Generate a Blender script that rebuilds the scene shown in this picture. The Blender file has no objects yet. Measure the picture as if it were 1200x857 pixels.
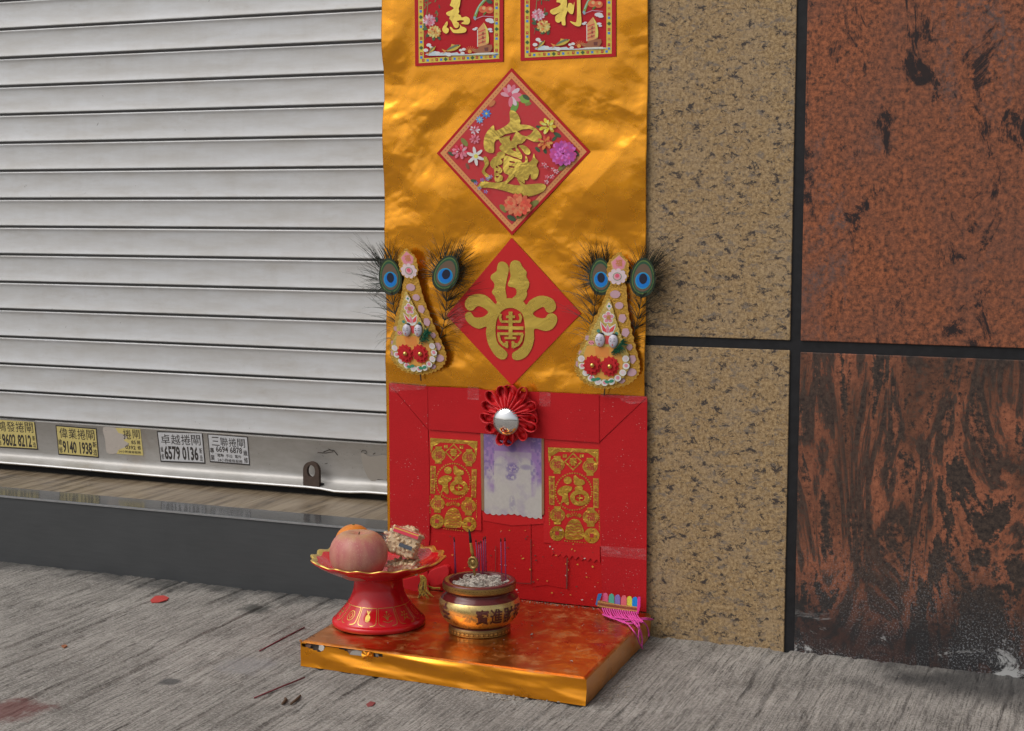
import bpy, math, random
import numpy as np
from mathutils import Vector
from mathutils.geometry import tessellate_polygon

random.seed(7)
S = bpy.context.scene
COL = S.collection
R = math.radians

# ------------------------------------------------------------------ camera
FPX = 1750.0                                   # focal length in photograph pixels (1200 wide)
YAW, PITCH = 0.383292, 0.107301
CAM = np.array([0.92681, -2.32542, 0.70990])
_r = np.array([math.cos(YAW), math.sin(YAW), 0.0])
_h = np.array([-math.sin(YAW), math.cos(YAW), 0.0])
_f = _h * math.cos(PITCH) + np.array([0, 0, -math.sin(PITCH)])
_u = np.cross(_r, _f)
cd = bpy.data.cameras.new('camera')
cd.sensor_width = 36.0; cd.lens = FPX / 1200 * 36; cd.clip_start = 0.02; cd.clip_end = 500
co = bpy.data.objects.new('camera', cd); COL.objects.link(co)
co.location = CAM
co.rotation_euler = (math.pi / 2 - PITCH, 0, YAW)
S.camera = co

# ------------------------------------------------------------------ world, sun, exposure
SUN_EL, SUN_AZ = R(50), R(224)                 # azimuth clockwise from +y
w = bpy.data.worlds.new('World'); S.world = w; w.use_nodes = True
nt = w.node_tree
bg = nt.nodes['Background']
sky = nt.nodes.new('ShaderNodeTexSky'); sky.sky_type = 'NISHITA'; sky.sun_disc = False
sky.sun_elevation = SUN_EL; sky.sun_rotation = SUN_AZ
sky.dust_density = 4.0; sky.ozone_density = 1.0; sky.air_density = 1.0
hs = nt.nodes.new('ShaderNodeHueSaturation'); hs.inputs['Saturation'].default_value = 0.26
nt.links.new(sky.outputs[0], hs.inputs['Color']); nt.links.new(hs.outputs[0], bg.inputs[0])
bg.inputs[1].default_value = 0.12
sd = bpy.data.lights.new('sun', 'SUN'); sd.energy = 0.95; sd.angle = R(55); sd.color = (1.0, 0.95, 0.88)
so = bpy.data.objects.new('sun', sd); COL.objects.link(so)
sv = Vector((math.sin(SUN_AZ) * math.cos(SUN_EL), math.cos(SUN_AZ) * math.cos(SUN_EL), math.sin(SUN_EL)))
so.rotation_euler = sv.to_track_quat('Z', 'Y').to_euler(); so.location = sv * 6
S.view_settings.view_transform = 'Standard'; S.view_settings.look = 'None'
S.view_settings.gamma = 1.0; S.view_settings.use_curve_mapping = False
S.view_settings.exposure = -0.08
S.render.engine = 'CYCLES'
S.cycles.use_denoising = True; S.cycles.use_adaptive_sampling = False
S.cycles.max_bounces = 8; S.cycles.transparent_max_bounces = 16
S.cycles.caustics_reflective = False; S.cycles.caustics_refractive = False

# ------------------------------------------------------------------ measuring: photograph pixel -> point in the place
def ray(px, py):
    return _f * FPX + _r * (px - 600) - _u * (py - 428.5)
def wall(px, py, Y=0.0):
    d = ray(px, py); t = (Y - CAM[1]) / d[1]; return Vector(CAM + d * t)
def floor(px, py, Z=0.0):
    d = ray(px, py); t = (Z - CAM[2]) / d[2]; return Vector(CAM + d * t)

def lin(c):
    c = c / 255.0
    return c / 12.92 if c <= 0.04045 else ((c + 0.055) / 1.055) ** 2.4
def rgb(r, g, b, k=1.3):
    return tuple(min(0.85, lin(v) * k) for v in (r, g, b)) + (1.0,)

# ------------------------------------------------------------------ numpy noise
def _hash(ix, iy, seed):
    n = (ix.astype(np.int64) * 374761393 + iy.astype(np.int64) * 668265263 + seed * 974634777) & 0xffffffff
    n = ((n ^ (n >> 13)) * 1274126177) & 0xffffffff
    return ((n ^ (n >> 16)) & 0xffffff) / float(0xffffff)
def vnoise(x, y, seed=0):
    x = np.asarray(x, float); y = np.asarray(y, float)
    ix, iy = np.floor(x), np.floor(y); fx, fy = x - ix, y - iy
    fx = fx * fx * fx * (fx * (fx * 6 - 15) + 10); fy = fy * fy * fy * (fy * (fy * 6 - 15) + 10)
    a, b = _hash(ix, iy, seed), _hash(ix + 1, iy, seed)
    c, d = _hash(ix, iy + 1, seed), _hash(ix + 1, iy + 1, seed)
    return (a + (b - a) * fx) * (1 - fy) + (c + (d - c) * fx) * fy
def fbm(x, y, seed=0, oct=4):
    s, a, t = 0, 0.5, 0
    for i in range(oct):
        s = s + a * vnoise(x * 2 ** i, y * 2 ** i, seed + 17 * i); t += a; a *= 0.5
    return s / t

# ------------------------------------------------------------------ materials
class NT:
    def __init__(s, name):
        s.m = bpy.data.materials.new(name); s.m.use_nodes = True
        s.t = s.m.node_tree; s.b = s.t.nodes['Principled BSDF']
    def n(s, typ, ins=None, **props):
        nd = s.t.nodes.new('ShaderNode' + typ)
        for k, v in props.items(): setattr(nd, k, v)
        for k, v in (ins or {}).items(): s.put(nd.inputs[k], v)
        return nd
    def put(s, sock, v):
        if hasattr(v, 'is_output'): s.t.links.new(v, sock)
        else: sock.default_value = v
    def set(s, **kw):
        for k, v in kw.items(): s.put(s.b.inputs[k.replace('_', ' ')], v)
        return s
    def coord(s, scale=(1, 1, 1), rot=(0, 0, 0), loc=(0, 0, 0)):
        tc = s.n('TexCoord'); mp = s.n('Mapping', {'Vector': tc.outputs['Object'], 'Scale': scale, 'Rotation': rot, 'Location': loc})
        return mp.outputs[0]
    def noise(s, vec, scale, detail=4.0, rough=0.55, dist=0.0):
        return s.n('TexNoise', {'Vector': vec, 'Scale': scale, 'Detail': detail, 'Roughness': rough, 'Distortion': dist}).outputs['Fac']
    def ramp(s, fac, stops, interp='LINEAR'):
        r = s.n('ValToRGB', {'Fac': fac}); cr = r.color_ramp; cr.interpolation = interp
        while len(cr.elements) < len(stops): cr.elements.new(0.5)
        for e, (p, c) in zip(cr.elements, stops):
            e.position = p; e.color = c if hasattr(c, '__len__') else (c, c, c, 1)
        return r.outputs[0]
    def mix(s, fac, a, b, mode='MIX'):
        m = s.n('Mix', data_type='RGBA', blend_type=mode)
        s.put(m.inputs[0], fac); s.put(m.inputs[6], a); s.put(m.inputs[7], b)
        return m.outputs[2]
    def math(s, op, a, b=0.0):
        m = s.n('Math', operation=op); s.put(m.inputs[0], a); s.put(m.inputs[1], b); return m.outputs[0]
    def bump(s, h, strength=0.3, dist=0.001):
        b = s.n('Bump', {'Height': h, 'Strength': strength, 'Distance': dist}); s.put(s.b.inputs['Normal'], b.outputs[0]); return b

def simple(name, col, rough=0.5, metal=0.0, var=0.0, vscale=60, bump=0.0, bscale=300, **kw):
    t = NT(name); t.set(Roughness=rough, Metallic=metal, **kw)
    if var:
        f = t.noise(t.coord(), vscale, 5, 0.6)
        t.set(Base_Color=t.mix(f, tuple(c * (1 - var) for c in col[:3]) + (1,), tuple(min(1, c * (1 + var)) for c in col[:3]) + (1,)))
    else:
        t.set(Base_Color=col)
    if bump: t.bump(t.noise(t.coord(), bscale, 3), bump, 0.001)
    return t.m

def printed(name, rough=0.35, spec=0.5, dirt=0.12):
    t = NT(name); a = t.n('Attribute', attribute_name='Col')
    f = t.noise(t.coord(), 120, 5, 0.65)
    t.set(Base_Color=t.mix(t.math('MULTIPLY', f, dirt * 2), a.outputs['Color'], (0.25, 0.2, 0.16, 1)), Roughness=rough)
    t.bump(t.noise(t.coord(), 90, 3), 0.12, 0.001)
    return t.m

M = {}
M['print'] = printed('printed_paper')
M['print_matte'] = printed('printed_matte_card', 0.7)

def gold_foil(name, col, r0, r1, bstr=0.25, bscale=55, dust=0.0):
    t = NT(name); c = t.coord()
    n1 = t.noise(c, bscale, 4, 0.5, 0.6)
    n2 = t.noise(t.coord((1, 1, 1)), bscale * 7, 2)
    h = t.math('ADD', n1, t.math('MULTIPLY', n2, 0.06))
    t.bump(h, bstr, 0.004)
    rr = t.ramp(t.noise(c, 25, 4), [(0.3, r0), (0.75, r1)])
    var = t.mix(t.noise(c, 9, 4), tuple(x * 0.86 for x in col[:3]) + (1,), col)
    if dust:
        d = t.ramp(t.noise(c, 34, 8, 0.72, 0.4), [(0.5, 0.0), (0.8, dust)])
        sc = t.ramp(t.noise(t.coord((9, 190, 9), (0, 0, 0.5)), 3.0, 3, 0.6, 1.5), [(0.66, 0.0), (0.72, dust * 0.8)])
        dm = t.math('MAXIMUM', d, sc)
        var = t.mix(dm, var, (0.42, 0.30, 0.22, 1))
        t.set(Metallic=t.math('SUBTRACT', 1.0, dm))
        rr = t.math('ADD', rr, t.math('MULTIPLY', dm, 0.5))
    else:
        t.set(Metallic=0.85)
    t.set(Base_Color=var, Roughness=rr, Coat_Weight=0.45 if not dust else 0.1, Coat_Roughness=0.06)
    return t.m
M['foil'] = gold_foil('gold_foil_sheet', (1.0, 0.395, 0.014, 1), 0.2, 0.34, 0.10, 40)
M['foil_tray'] = gold_foil('gold_foil_wrap', (1.0, 0.37, 0.012, 1), 0.26, 0.38, 0.12, 24)
M['foil_top'] = gold_foil('dusty_gold_foil', (0.78, 0.27, 0.045, 1), 0.25, 0.4, 0.12, 26, 0.75)
M['gold_char'] = gold_foil('gold_foil_lettering', (0.95, 0.68, 0.13, 1), 0.10, 0.2, 1.0, 11)
M['gold_hatch'] = gold_foil('hatched_gold_lettering', (0.88, 0.62, 0.11, 1), 0.22, 0.34, 0.7, 14)
M['gold_stamp'] = gold_foil('gold_stamping', (0.72, 0.44, 0.06, 1), 0.28, 0.5, 0.6, 90)
M['gold_line'] = simple('gold_rim_paint', (0.78, 0.55, 0.14, 1), 0.3, 0.9, 0.2, 40)
M['bead_gold'] = simple('gold_bead', (0.75, 0.52, 0.15, 1), 0.2, 1.0)
M['mirror'] = simple('mirror_disc', (0.85, 0.85, 0.85, 1), 0.03, 1.0)

def red_paper(name, col, rough=0.62, specks=0.0):
    t = NT(name); c = t.coord()
    f = t.noise(c, 14, 5, 0.6)
    base = t.mix(f, tuple(x * 0.82 for x in col[:3]) + (1,), tuple(min(1, x * 1.1) for x in col[:3]) + (1,))
    if specks:
        v = t.n('TexVoronoi', {'Vector': c, 'Scale': 190.0, 'Randomness': 1.0})
        m1 = t.ramp(v.outputs['Distance'], [(0.13, 1.0), (0.2, 0.0)])
        m2 = t.ramp(t.noise(c, 22, 3), [(0.5, 0.0), (0.6, 1.0)])
        rnd = t.ramp(v.outputs['Color'], [(0.6, 0.0), (0.62, 1.0)])
        sp = t.math('MULTIPLY', t.math('MULTIPLY', m1, m2), t.math('MULTIPLY', rnd, specks))
        base = t.mix(sp, base, (0.75, 0.5, 0.45, 1))
    t.set(Base_Color=base, Roughness=rough, Specular_IOR_Level=0.3)
    t.bump(t.math('ADD', t.noise(c, 420, 2), t.math('MULTIPLY', t.noise(c, 24, 3), 2.5)), 0.25, 0.0012)
    return t.m
M['red_cloth'] = red_paper('red_fabric_paper', (0.55, 0.009, 0.014, 1), 0.75, 0.35)
M['red_inner'] = red_paper('red_lining_paper', (0.58, 0.010, 0.012, 1), 0.5, 1.0)
M['red_gloss'] = red_paper('red_poster_paper', (0.54, 0.010, 0.018, 1), 0.3)
M['red_bright'] = red_paper('bright_red_paper', (0.64, 0.018, 0.020, 1), 0.45)
M['red_ribbon'] = simple('red_ribbon', (0.64, 0.014, 0.02, 1), 0.55, 0, 0.2, 200, 0.2, 700)
M['red_felt'] = simple('red_felt', (0.55, 0.015, 0.02, 1), 0.9, 0, 0.3, 300, 0.5, 900)
M['red_plastic'] = simple('red_plastic', (0.72, 0.010, 0.016, 1), 0.12, 0, 0.06, 20)

def tape_mat():
    t = NT('clear_tape')
    t.set(Base_Color=(0.8, 0.75, 0.75, 1), Roughness=0.18, Alpha=t.ramp(t.noise(t.coord((1, 1, 2.2)), 60, 5, 0.7), [(0.5, 0.02), (0.85, 0.16)]))
    t.bump(t.noise(t.coord(), 110, 4), 0.5, 0.001)
    return t.m
M['tape'] = tape_mat()

def concrete():
    t = NT('brushed_concrete'); c = t.coord()
    streak = t.noise(t.coord((300, 8, 1), (0, 0, 0.03)), 1.0, 9, 0.82, 0.08)
    streak2 = t.noise(t.coord((330, 14, 1), (0, 0, -0.02)), 1.0, 6, 0.78, 0.1)
    blot = t.ramp(t.noise(c, 7, 7, 0.68), [(0.35, 0.0), (0.65, 1.0)])
    grain = t.noise(c, 240, 5, 0.8)
    base = t.mix(blot, (0.23, 0.212, 0.19, 1), (0.43, 0.40, 0.362, 1))
    m = t.ramp(streak, [(0.42, 0.0), (0.50, 1.0)])
    long_ = t.ramp(t.noise(t.coord((150, 2.2, 1), (0, 0, 0.05)), 1.0, 5, 0.7, 0.2), [(0.36, 0.0), (0.46, 1.0)])
    wear = t.ramp(t.noise(t.coord((1.6, 1, 1)), 4.5, 5, 0.65), [(0.4, 0.45), (0.62, 1.0)])
    base = t.mix(t.math('MULTIPLY', t.math('SUBTRACT', 1.0, m), wear), base, (0.075, 0.068, 0.06, 1))
    base = t.mix(t.math('MULTIPLY', t.math('SUBTRACT', 1.0, long_), 0.25), base, (0.07, 0.064, 0.058, 1))
    m2 = t.ramp(streak2, [(0.39, 0.1), (0.47, 1.0)])
    base = t.mix(m2, (0.09, 0.082, 0.074, 1), base)
    base = t.mix(t.ramp(grain, [(0.51, 0.0), (0.60, 0.55)]), base, (0.5, 0.48, 0.45, 1)); base = t.mix(t.ramp(grain, [(0.38, 0.55), (0.46, 0.0)]), base, (0.10, 0.09, 0.08, 1))
    # old stains: dark spill along the foot of the walls and a dull red one
    geo = t.n('SeparateXYZ', {'Vector': t.n('TexCoord').outputs['Object']})
    edge = t.ramp(t.math('ADD', t.math('MULTIPLY', geo.outputs[1], 6.0), t.math('MULTIPLY', t.math('SUBTRACT', t.noise(c, 14, 5), 0.5), 1.0)), [(0.0, 0.0), (0.01, 0.0)])
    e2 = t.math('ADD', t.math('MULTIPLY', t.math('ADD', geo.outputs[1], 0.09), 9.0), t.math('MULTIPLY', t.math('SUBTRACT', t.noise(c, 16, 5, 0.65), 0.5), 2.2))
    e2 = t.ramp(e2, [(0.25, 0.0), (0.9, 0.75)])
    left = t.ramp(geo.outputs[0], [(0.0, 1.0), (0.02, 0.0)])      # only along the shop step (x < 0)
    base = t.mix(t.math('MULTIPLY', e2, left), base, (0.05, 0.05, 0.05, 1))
    rgt = t.math('ADD', t.math('MULTIPLY', t.math('SUBTRACT', geo.outputs[0], 0.56), 6.0), t.math('MULTIPLY', t.math('SUBTRACT', t.noise(c, 9, 5), 0.5), 3.0))
    rgt = t.math('MULTIPLY', t.ramp(rgt, [(0.1, 0.0), (0.9, 0.75)]), t.ramp(t.math('ADD', t.math('ADD', geo.outputs[1], 0.16), t.math('MULTIPLY', t.noise(c, 11, 4), 0.1)), [(0.03, 0.0), (0.13, 1.0)]))
    base = t.mix(rgt, base, (0.035, 0.036, 0.038, 1))
    def spot(x, y, r, col, k):
        d = t.n('VectorMath', {0: t.n('TexCoord').outputs['Object'], 1: (x, y, 0)}, operation='DISTANCE').outputs['Value']
        d = t.math('ADD', t.math('DIVIDE', d, r), t.math('MULTIPLY', t.math('SUBTRACT', t.noise(c, 28, 5, 0.7), 0.5), 1.6))
        return t.mix(t.ramp(d, [(0.6, k), (1.0, 0.0)]), base, col)
    base = spot(-0.50, -0.69, 0.06, (0.16, 0.06, 0.055, 1), 0.8)
    base = spot(-0.46, -0.10, 0.035, (0.06, 0.06, 0.055, 1), 0.8)
    base = spot(-0.36, -0.50, 0.02, (0.08, 0.08, 0.08, 1), 0.8)
    base = spot(-0.30, -0.39, 0.05, (0.30, 0.29, 0.29, 1), 0.5)
    t.set(Base_Color=base, Roughness=t.math('SUBTRACT', 0.88, t.math('MULTIPLY', rgt, 0.45)), Specular_IOR_Level=0.25)
    t.bump(t.math('ADD', t.math('MULTIPLY', grain, 0.5), streak2), 0.5, 0.0015)
    return t.m
M['concrete'] = concrete()

def granite_beige():
    t = NT('beige_granite'); c = t.coord()
    fine = t.ramp(t.noise(c, 190, 5, 0.82), [(0.38, 0.0), (0.62, 1.0)])
    mid = t.noise(c, 16, 5, 0.6)
    base = t.mix(fine, (0.19, 0.115, 0.052, 1), (0.54, 0.38, 0.20, 1))
    base = t.mix(t.ramp(mid, [(0.45, 0.0), (0.8, 0.45)]), base, (0.40, 0.31, 0.21, 1))
    vein = t.noise(t.coord((1, 1, 1.9), (0, 0.25, 0)), 48, 9, 0.8, 0.3)
    base = t.mix(t.ramp(vein, [(0.53, 0.0), (0.59, 0.7)]), base, (0.16, 0.145, 0.135, 1))
    fl = t.noise(t.coord((1, 1, 1.6), (0, 0.5, 0)), 52, 9, 0.8, 0.35)
    base = t.mix(t.ramp(fl, [(0.545, 0.0), (0.575, 0.95)]), base, (0.05, 0.042, 0.042, 1))
    wv = t.n('VectorMath', {0: c, 1: t.n('VectorMath', {0: t.n('TexNoise', {'Vector': c, 'Scale': 90.0}).outputs['Color'], 1: (.012, .012, .012)}, operation='MULTIPLY').outputs[0]}, operation='ADD').outputs[0]
    v = t.n('TexVoronoi', {'Vector': wv, 'Scale': 34.0})
    sp = t.math('MULTIPLY', t.ramp(v.outputs['Distance'], [(0.08, 1.0), (0.13, 0.0)]), t.ramp(v.outputs['Color'], [(0.6, 0.0), (0.63, 1.0)]))
    base = t.mix(sp, base, (0.06, 0.03, 0.03, 1))
    t.set(Base_Color=base, Roughness=0.45, Specular_IOR_Level=0.22)
    t.bump(fine, 0.15, 0.001)
    return t.m
M['beige'] = granite_beige()

def granite_red():
    t = NT('red_brown_granite'); c = t.coord()
    fine = t.noise(c, 120, 6, 0.8)
    mid = t.noise(t.coord((1, 1, 0.7)), 6, 7, 0.7, 0.5)
    base = t.mix(t.ramp(fine, [(0.38, 0.0), (0.60, 1.0)]), (0.055, 0.03, 0.023, 1), (0.44, 0.145, 0.066, 1))
    base = t.mix(t.ramp(mid, [(0.42, 0.0), (0.7, 0.55)]), base, (0.13, 0.075, 0.062, 1))
    gv = t.noise(t.coord((2.2, 1, 0.7)), 4, 8, 0.72, 0.8)
    base = t.mix(t.math('MULTIPLY', t.ramp(gv, [(0.54, 0.0), (0.66, 0.7)]), t.ramp(t.noise(c, 110, 5, .75), [(0.44, 0.0), (0.54, 1.0)])), base, (0.10, 0.095, 0.098, 1))
    bl = t.noise(t.coord((1.5, 1, 0.75), (0, 0.2, 0), (3.1, 0, 1.7)), 11, 10, 0.76, 0.7)
    base = t.mix(t.ramp(bl, [(0.55, 0.0), (0.60, 0.95)]), base, (0.022, 0.02, 0.022, 1))
    t.set(Base_Color=base, Roughness=0.42, Specular_IOR_Level=0.2)
    t.bump(fine, 0.12, 0.001)
    return t.m
M['red_granite'] = granite_red()

def granite_swirl():
    t = NT('swirled_black_red_granite'); c = t.coord()
    sw = t.noise(t.coord((3.6, 1, 0.9), (0, 0.12, 0), (0.3, 0, 0.62)), 3.3, 6, 0.6, 1.7)
    fine = t.noise(c, 130, 6, 0.78)
    f2 = t.math('ADD', sw, t.math('MULTIPLY', t.math('SUBTRACT', fine, 0.5), 0.24))
    dark = t.mix(t.ramp(fine, [(0.35, 0.0), (0.65, 1.0)]), (0.018, 0.017, 0.018, 1), (0.10, 0.07, 0.055, 1))
    red = t.mix(t.ramp(fine, [(0.32, 0.0), (0.6, 1.0)]), (0.12, 0.047, 0.032, 1), (0.40, 0.145, 0.078, 1))
    brown = t.mix(t.ramp(fine, [(0.35, 0.0), (0.62, 1.0)]), (0.05, 0.03, 0.025, 1), (0.20, 0.085, 0.05, 1))
    k1 = t.ramp(f2, [(0.435, 0.0), (0.465, 0.9), (0.505, 1.0), (0.535, 0.1), (0.60, 0.0), (0.64, 0.8), (0.70, 1.0)])
    base = t.mix(k1, dark, t.mix(t.ramp(t.noise(t.coord((2, 1, 0.8)), 7, 4), [(0.42, 0.0), (0.6, 1.0)]), red, brown))
    # pale lime deposit near the ground
    geo = t.n('SeparateXYZ', {'Vector': t.n('TexCoord').outputs['Object']})
    low = t.ramp(geo.outputs[2], [(0.0, 1.0), (0.045, 0.6), (0.075, 0.0)])
    lime = t.math('MULTIPLY', low, t.ramp(t.noise(t.coord((1, 1, 2.6)), 8, 9, 0.78, 0.7), [(0.56, 0.0), (0.61, 1.0)]))
    grit = t.math('MULTIPLY', t.math('MULTIPLY', t.ramp(geo.outputs[2], [(0.05, 1.0), (0.2, 0.0)]), t.ramp(t.noise(c, 330, 3, 0.8), [(0.54, 0.0), (0.6, 0.8)])), t.ramp(t.noise(c, 6, 3), [(0.4, 0.0), (0.55, 1.0)]))
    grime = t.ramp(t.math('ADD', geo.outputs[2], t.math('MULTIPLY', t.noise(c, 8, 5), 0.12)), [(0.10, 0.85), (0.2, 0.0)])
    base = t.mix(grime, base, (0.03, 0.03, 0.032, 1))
    base = t.mix(grit, base, (0.30, 0.31, 0.33, 1))
    base = t.mix(lime, base, (0.48, 0.48, 0.47, 1))
    t.set(Base_Color=base, Roughness=0.4, Specular_IOR_Level=0.2)
    t.bump(t.math('ADD', fine, t.math('MULTIPLY', lime, 2.0)), 0.14, 0.001)
    return t.m
M['swirl'] = granite_swirl()
M['joint'] = simple('black_sealant', (0.018, 0.018, 0.02, 1), 0.5, 0, 0.6, 60, 0.6, 70, Specular_IOR_Level=0.25)
M['core'] = simple('rough_masonry', (0.25, 0.24, 0.22, 1), 0.9, 0, 0.2, 30)

def slat_mat():
    t = NT('dull_aluminium_slat'); oi = t.n('ObjectInfo')
    off = t.n('CombineXYZ', {0: t.math('MULTIPLY', oi.outputs['Random'], 37.0), 2: t.math('MULTIPLY', oi.outputs['Random'], 91.0)}).outputs[0]
    def co_(scale=(1, 1, 1)): return t.n('VectorMath', {0: t.coord(scale), 1: off}, operation='ADD').outputs[0]
    f = t.noise(co_((1.2, 1, 6)), 6, 6, 0.65)
    base = t.mix(t.ramp(f, [(0.35, 0.0), (0.65, 1.0)]), (0.53, 0.52, 0.505, 1), (0.62, 0.63, 0.645, 1))
    base = t.mix(t.ramp(t.noise(co_(), 45, 4, 0.75), [(0.695, 0.0), (0.73, 0.7)]), base, (0.12, 0.11, 0.10, 1))
    base = t.mix(t.ramp(t.noise(co_((1, 1, 2)), 9, 7, 0.75), [(0.56, 0.0), (0.72, 0.35)]), base, (0.40, 0.36, 0.31, 1))
    drip = t.noise(co_((26, 1, 1.2)), 1.0, 4, 0.6)
    base = t.mix(t.math('MULTIPLY', t.ramp(drip, [(0.5, 0.0), (0.75, 1.0)]), 0.1), base, (0.33, 0.30, 0.26, 1))
    t.set(Base_Color=base, Roughness=0.45, Metallic=0.2)
    t.bump(t.noise(co_((1.5, 1, 1)), 9, 3), 0.12, 0.004)
    return t.m
M['slat'] = slat_mat()
def bar_mat():
    t = NT('scuffed_aluminium'); c = t.coord()
    f = t.noise(t.coord((1.5, 1, 4)), 8, 6, 0.7)
    base = t.mix(t.ramp(f, [(0.3, 0.0), (0.7, 1.0)]), (0.38, 0.365, 0.34, 1), (0.50, 0.49, 0.475, 1))
    sp = t.noise(t.coord((1, 1, 1.6)), 22, 7, 0.75, 0.5)
    base = t.mix(t.ramp(sp, [(0.665, 0.0), (0.70, 0.9)]), base, (0.05, 0.045, 0.04, 1))
    gl = t.noise(t.coord((1, 1, 0.8)), 7, 6, 0.7)
    base = t.mix(t.ramp(gl, [(0.58, 0.0), (0.66, 0.45)]), base, (0.36, 0.30, 0.25, 1))
    t.set(Base_Color=base, Roughness=0.42, Metallic=0.3)
    return t.m
M['bar'] = bar_mat()
M['lip'] = simple('lit_rail_lip', (0.78, 0.78, 0.78, 1), 0.35, 0.35, 0.15, 40)  # light caught by the flange, put into a paler lip colour

def step_mat():
    t = NT('dark_grey_step'); c = t.coord()
    f = t.noise(t.coord((2, 1, 22)), 8, 6, 0.65)
    base = t.mix(f, (0.046, 0.049, 0.052, 1), (0.072, 0.075, 0.078, 1))
    sp = t.noise(c, 130, 4, 0.75)
    base = t.mix(t.ramp(sp, [(0.7, 0.0), (0.75, 0.5)]), base, (0.2, 0.19, 0.18, 1))
    t.set(Base_Color=base, Roughness=t.ramp(t.noise(c, 18, 4), [(0.3, 0.32), (0.7, 0.5)]))
    return t.m
M['step'] = step_mat()
M['step_top'] = simple('polished_dark_strip', (0.075, 0.078, 0.082, 1), 0.12, 0, 0.25, 40)
M['step_edge'] = simple('worn_step_edge', (0.26, 0.26, 0.26, 1), 0.4, 0, 0.3, 90)
def woodtile():
    t = NT('wood_look_tile')
    g = t.noise(t.coord((40, 3.4, 1), (0, 0, 0.5)), 1.0, 8, 0.72, 0.5)
    base = t.ramp(g, [(0.36, (0.06, 0.043, 0.028, 1)), (0.46, (0.20, 0.152, 0.10, 1)), (0.6, (0.31, 0.245, 0.172, 1))])
    kn = t.noise(t.coord((3, 9, 1)), 3, 5, 0.7)
    base = t.mix(t.ramp(kn, [(0.6, 0.0), (0.7, 0.5)]), base, (0.10, 0.075, 0.05, 1))
    t.set(Base_Color=base, Roughness=0.4)
    return t.m
M['woodtile'] = woodtile()
M['rust'] = simple('brown_rusted_iron', (0.085, 0.058, 0.045, 1), 0.7, 0.3, 0.4, 120, 0.5, 300)
M['dark_gap'] = simple('dark_void', (0.01, 0.01, 0.01, 1), 0.9)

# ------------------------------------------------------------------ object helpers
ORG = {}
def tag(o, label=None, cat=None, group=None, kind=None):
    for k, v in (('label', label), ('category', cat), ('group', group), ('kind', kind)):
        if v: o[k] = v
    return o
def thing(name, loc, label, cat, group=None):
    o = bpy.data.objects.new(name, None); o.empty_display_size = 0.02
    o.location = loc; COL.objects.link(o); ORG[o.name] = Vector(loc)
    return tag(o, label, cat, group)
def mesh(name, V, F, mat, parent=None, smooth=False, origin=None, midx=None, cols=None):
    """verts in world coordinates; parent: thing or part built with this helper"""
    L = ORG[parent.name] if parent is not None else Vector(origin or (0, 0, 0))
    me = bpy.data.meshes.new(name)
    me.from_pydata([(v[0] - L[0], v[1] - L[1], v[2] - L[2]) for v in V], [], F)
    mats = mat if isinstance(mat, (list, tuple)) else [mat]
    for m in mats: me.materials.append(m)
    if midx is not None: me.polygons.foreach_set('material_index', midx)
    if smooth: me.polygons.foreach_set('use_smooth', [True] * len(me.polygons))
    if cols is not None:
        at = me.color_attributes.new('Col', 'FLOAT_COLOR', 'CORNER')
        buf = []
        for p in me.polygons:
            c = cols[p.index]; buf.extend(list(c) * p.loop_total)
        at.data.foreach_set('color', buf)
    me.update()
    o = bpy.data.objects.new(name, me); COL.objects.link(o)
    if parent is not None: o.parent = parent
    else: o.location = L
    ORG[o.name] = L
    return o
def sharpen(o, ang=35):
    try: o.data.set_sharp_from_angle(angle=R(ang))
    except Exception: pass
    return o
def bevel(o, wdt, seg=2):
    m = o.modifiers.new('bevel', 'BEVEL'); m.width = wdt; m.segments = seg; m.limit_method = 'ANGLE'; m.angle_limit = R(40)
    return o
def box(x0, x1, y0, y1, z0, z1):
    V = [(x, y, z) for z in (z0, z1) for y in (y0, y1) for x in (x0, x1)]
    F = [(0, 2, 3, 1), (4, 5, 7, 6), (0, 1, 5, 4), (2, 6, 7, 3), (0, 4, 6, 2), (1, 3, 7, 5)]
    return V, F
def join(parts):
    V, F = [], []
    for v, f in parts:
        b = len(V); V += list(v); F += [tuple(i + b for i in q) for q in f]
    return V, F
def lathe(prof, n=48, c=(0, 0, 0), rad=None, a0=0.0, a1=2 * math.pi):
    """prof: list of (r, z); rad(theta, j) scales r; open ends are not capped unless r==0"""
    V, F = [], []
    for j, (r, z) in enumerate(prof):
        for i in range(n):
            th = a0 + (a1 - a0) * i / n
            k = rad(th, j) if rad else 1.0
            V.append((c[0] + r * k * math.cos(th), c[1] + r * k * math.sin(th), c[2] + z))
    for j in range(len(prof) - 1):
        for i in range(n):
            a, b = j * n + i, j * n + (i + 1) % n
            F.append((a, b, b + n, a + n))
    return V, F
def tube(pts, rad, n=6, cap=True):
    V, F = [], []
    P = [Vector(p) for p in pts]; m = len(P)
    rr = rad if hasattr(rad, '__len__') else [rad] * m
    up = Vector((0.13, 0.31, 0.94))
    for i, p in enumerate(P):
        d = (P[min(i + 1, m - 1)] - P[max(i - 1, 0)])
        d = d.normalized() if d.length > 1e-9 else Vector((0, 0, 1))
        a = d.cross(up)
        if a.length < 1e-3: a = d.cross(Vector((1, 0, 0)))
        a.normalize(); b = d.cross(a)
        for k in range(n):
            t = 2 * math.pi * k / n
            V.append(tuple(p + (a * math.cos(t) + b * math.sin(t)) * rr[i]))
    for i in range(m - 1):
        for k in range(n):
            q, s = i * n + k, i * n + (k + 1) % n
            F.append((q, s, s + n, q + n))
    if cap:
        F.append(tuple(range(n))[::-1]); F.append(tuple(range((m - 1) * n, m * n)))
    return V, F
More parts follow.
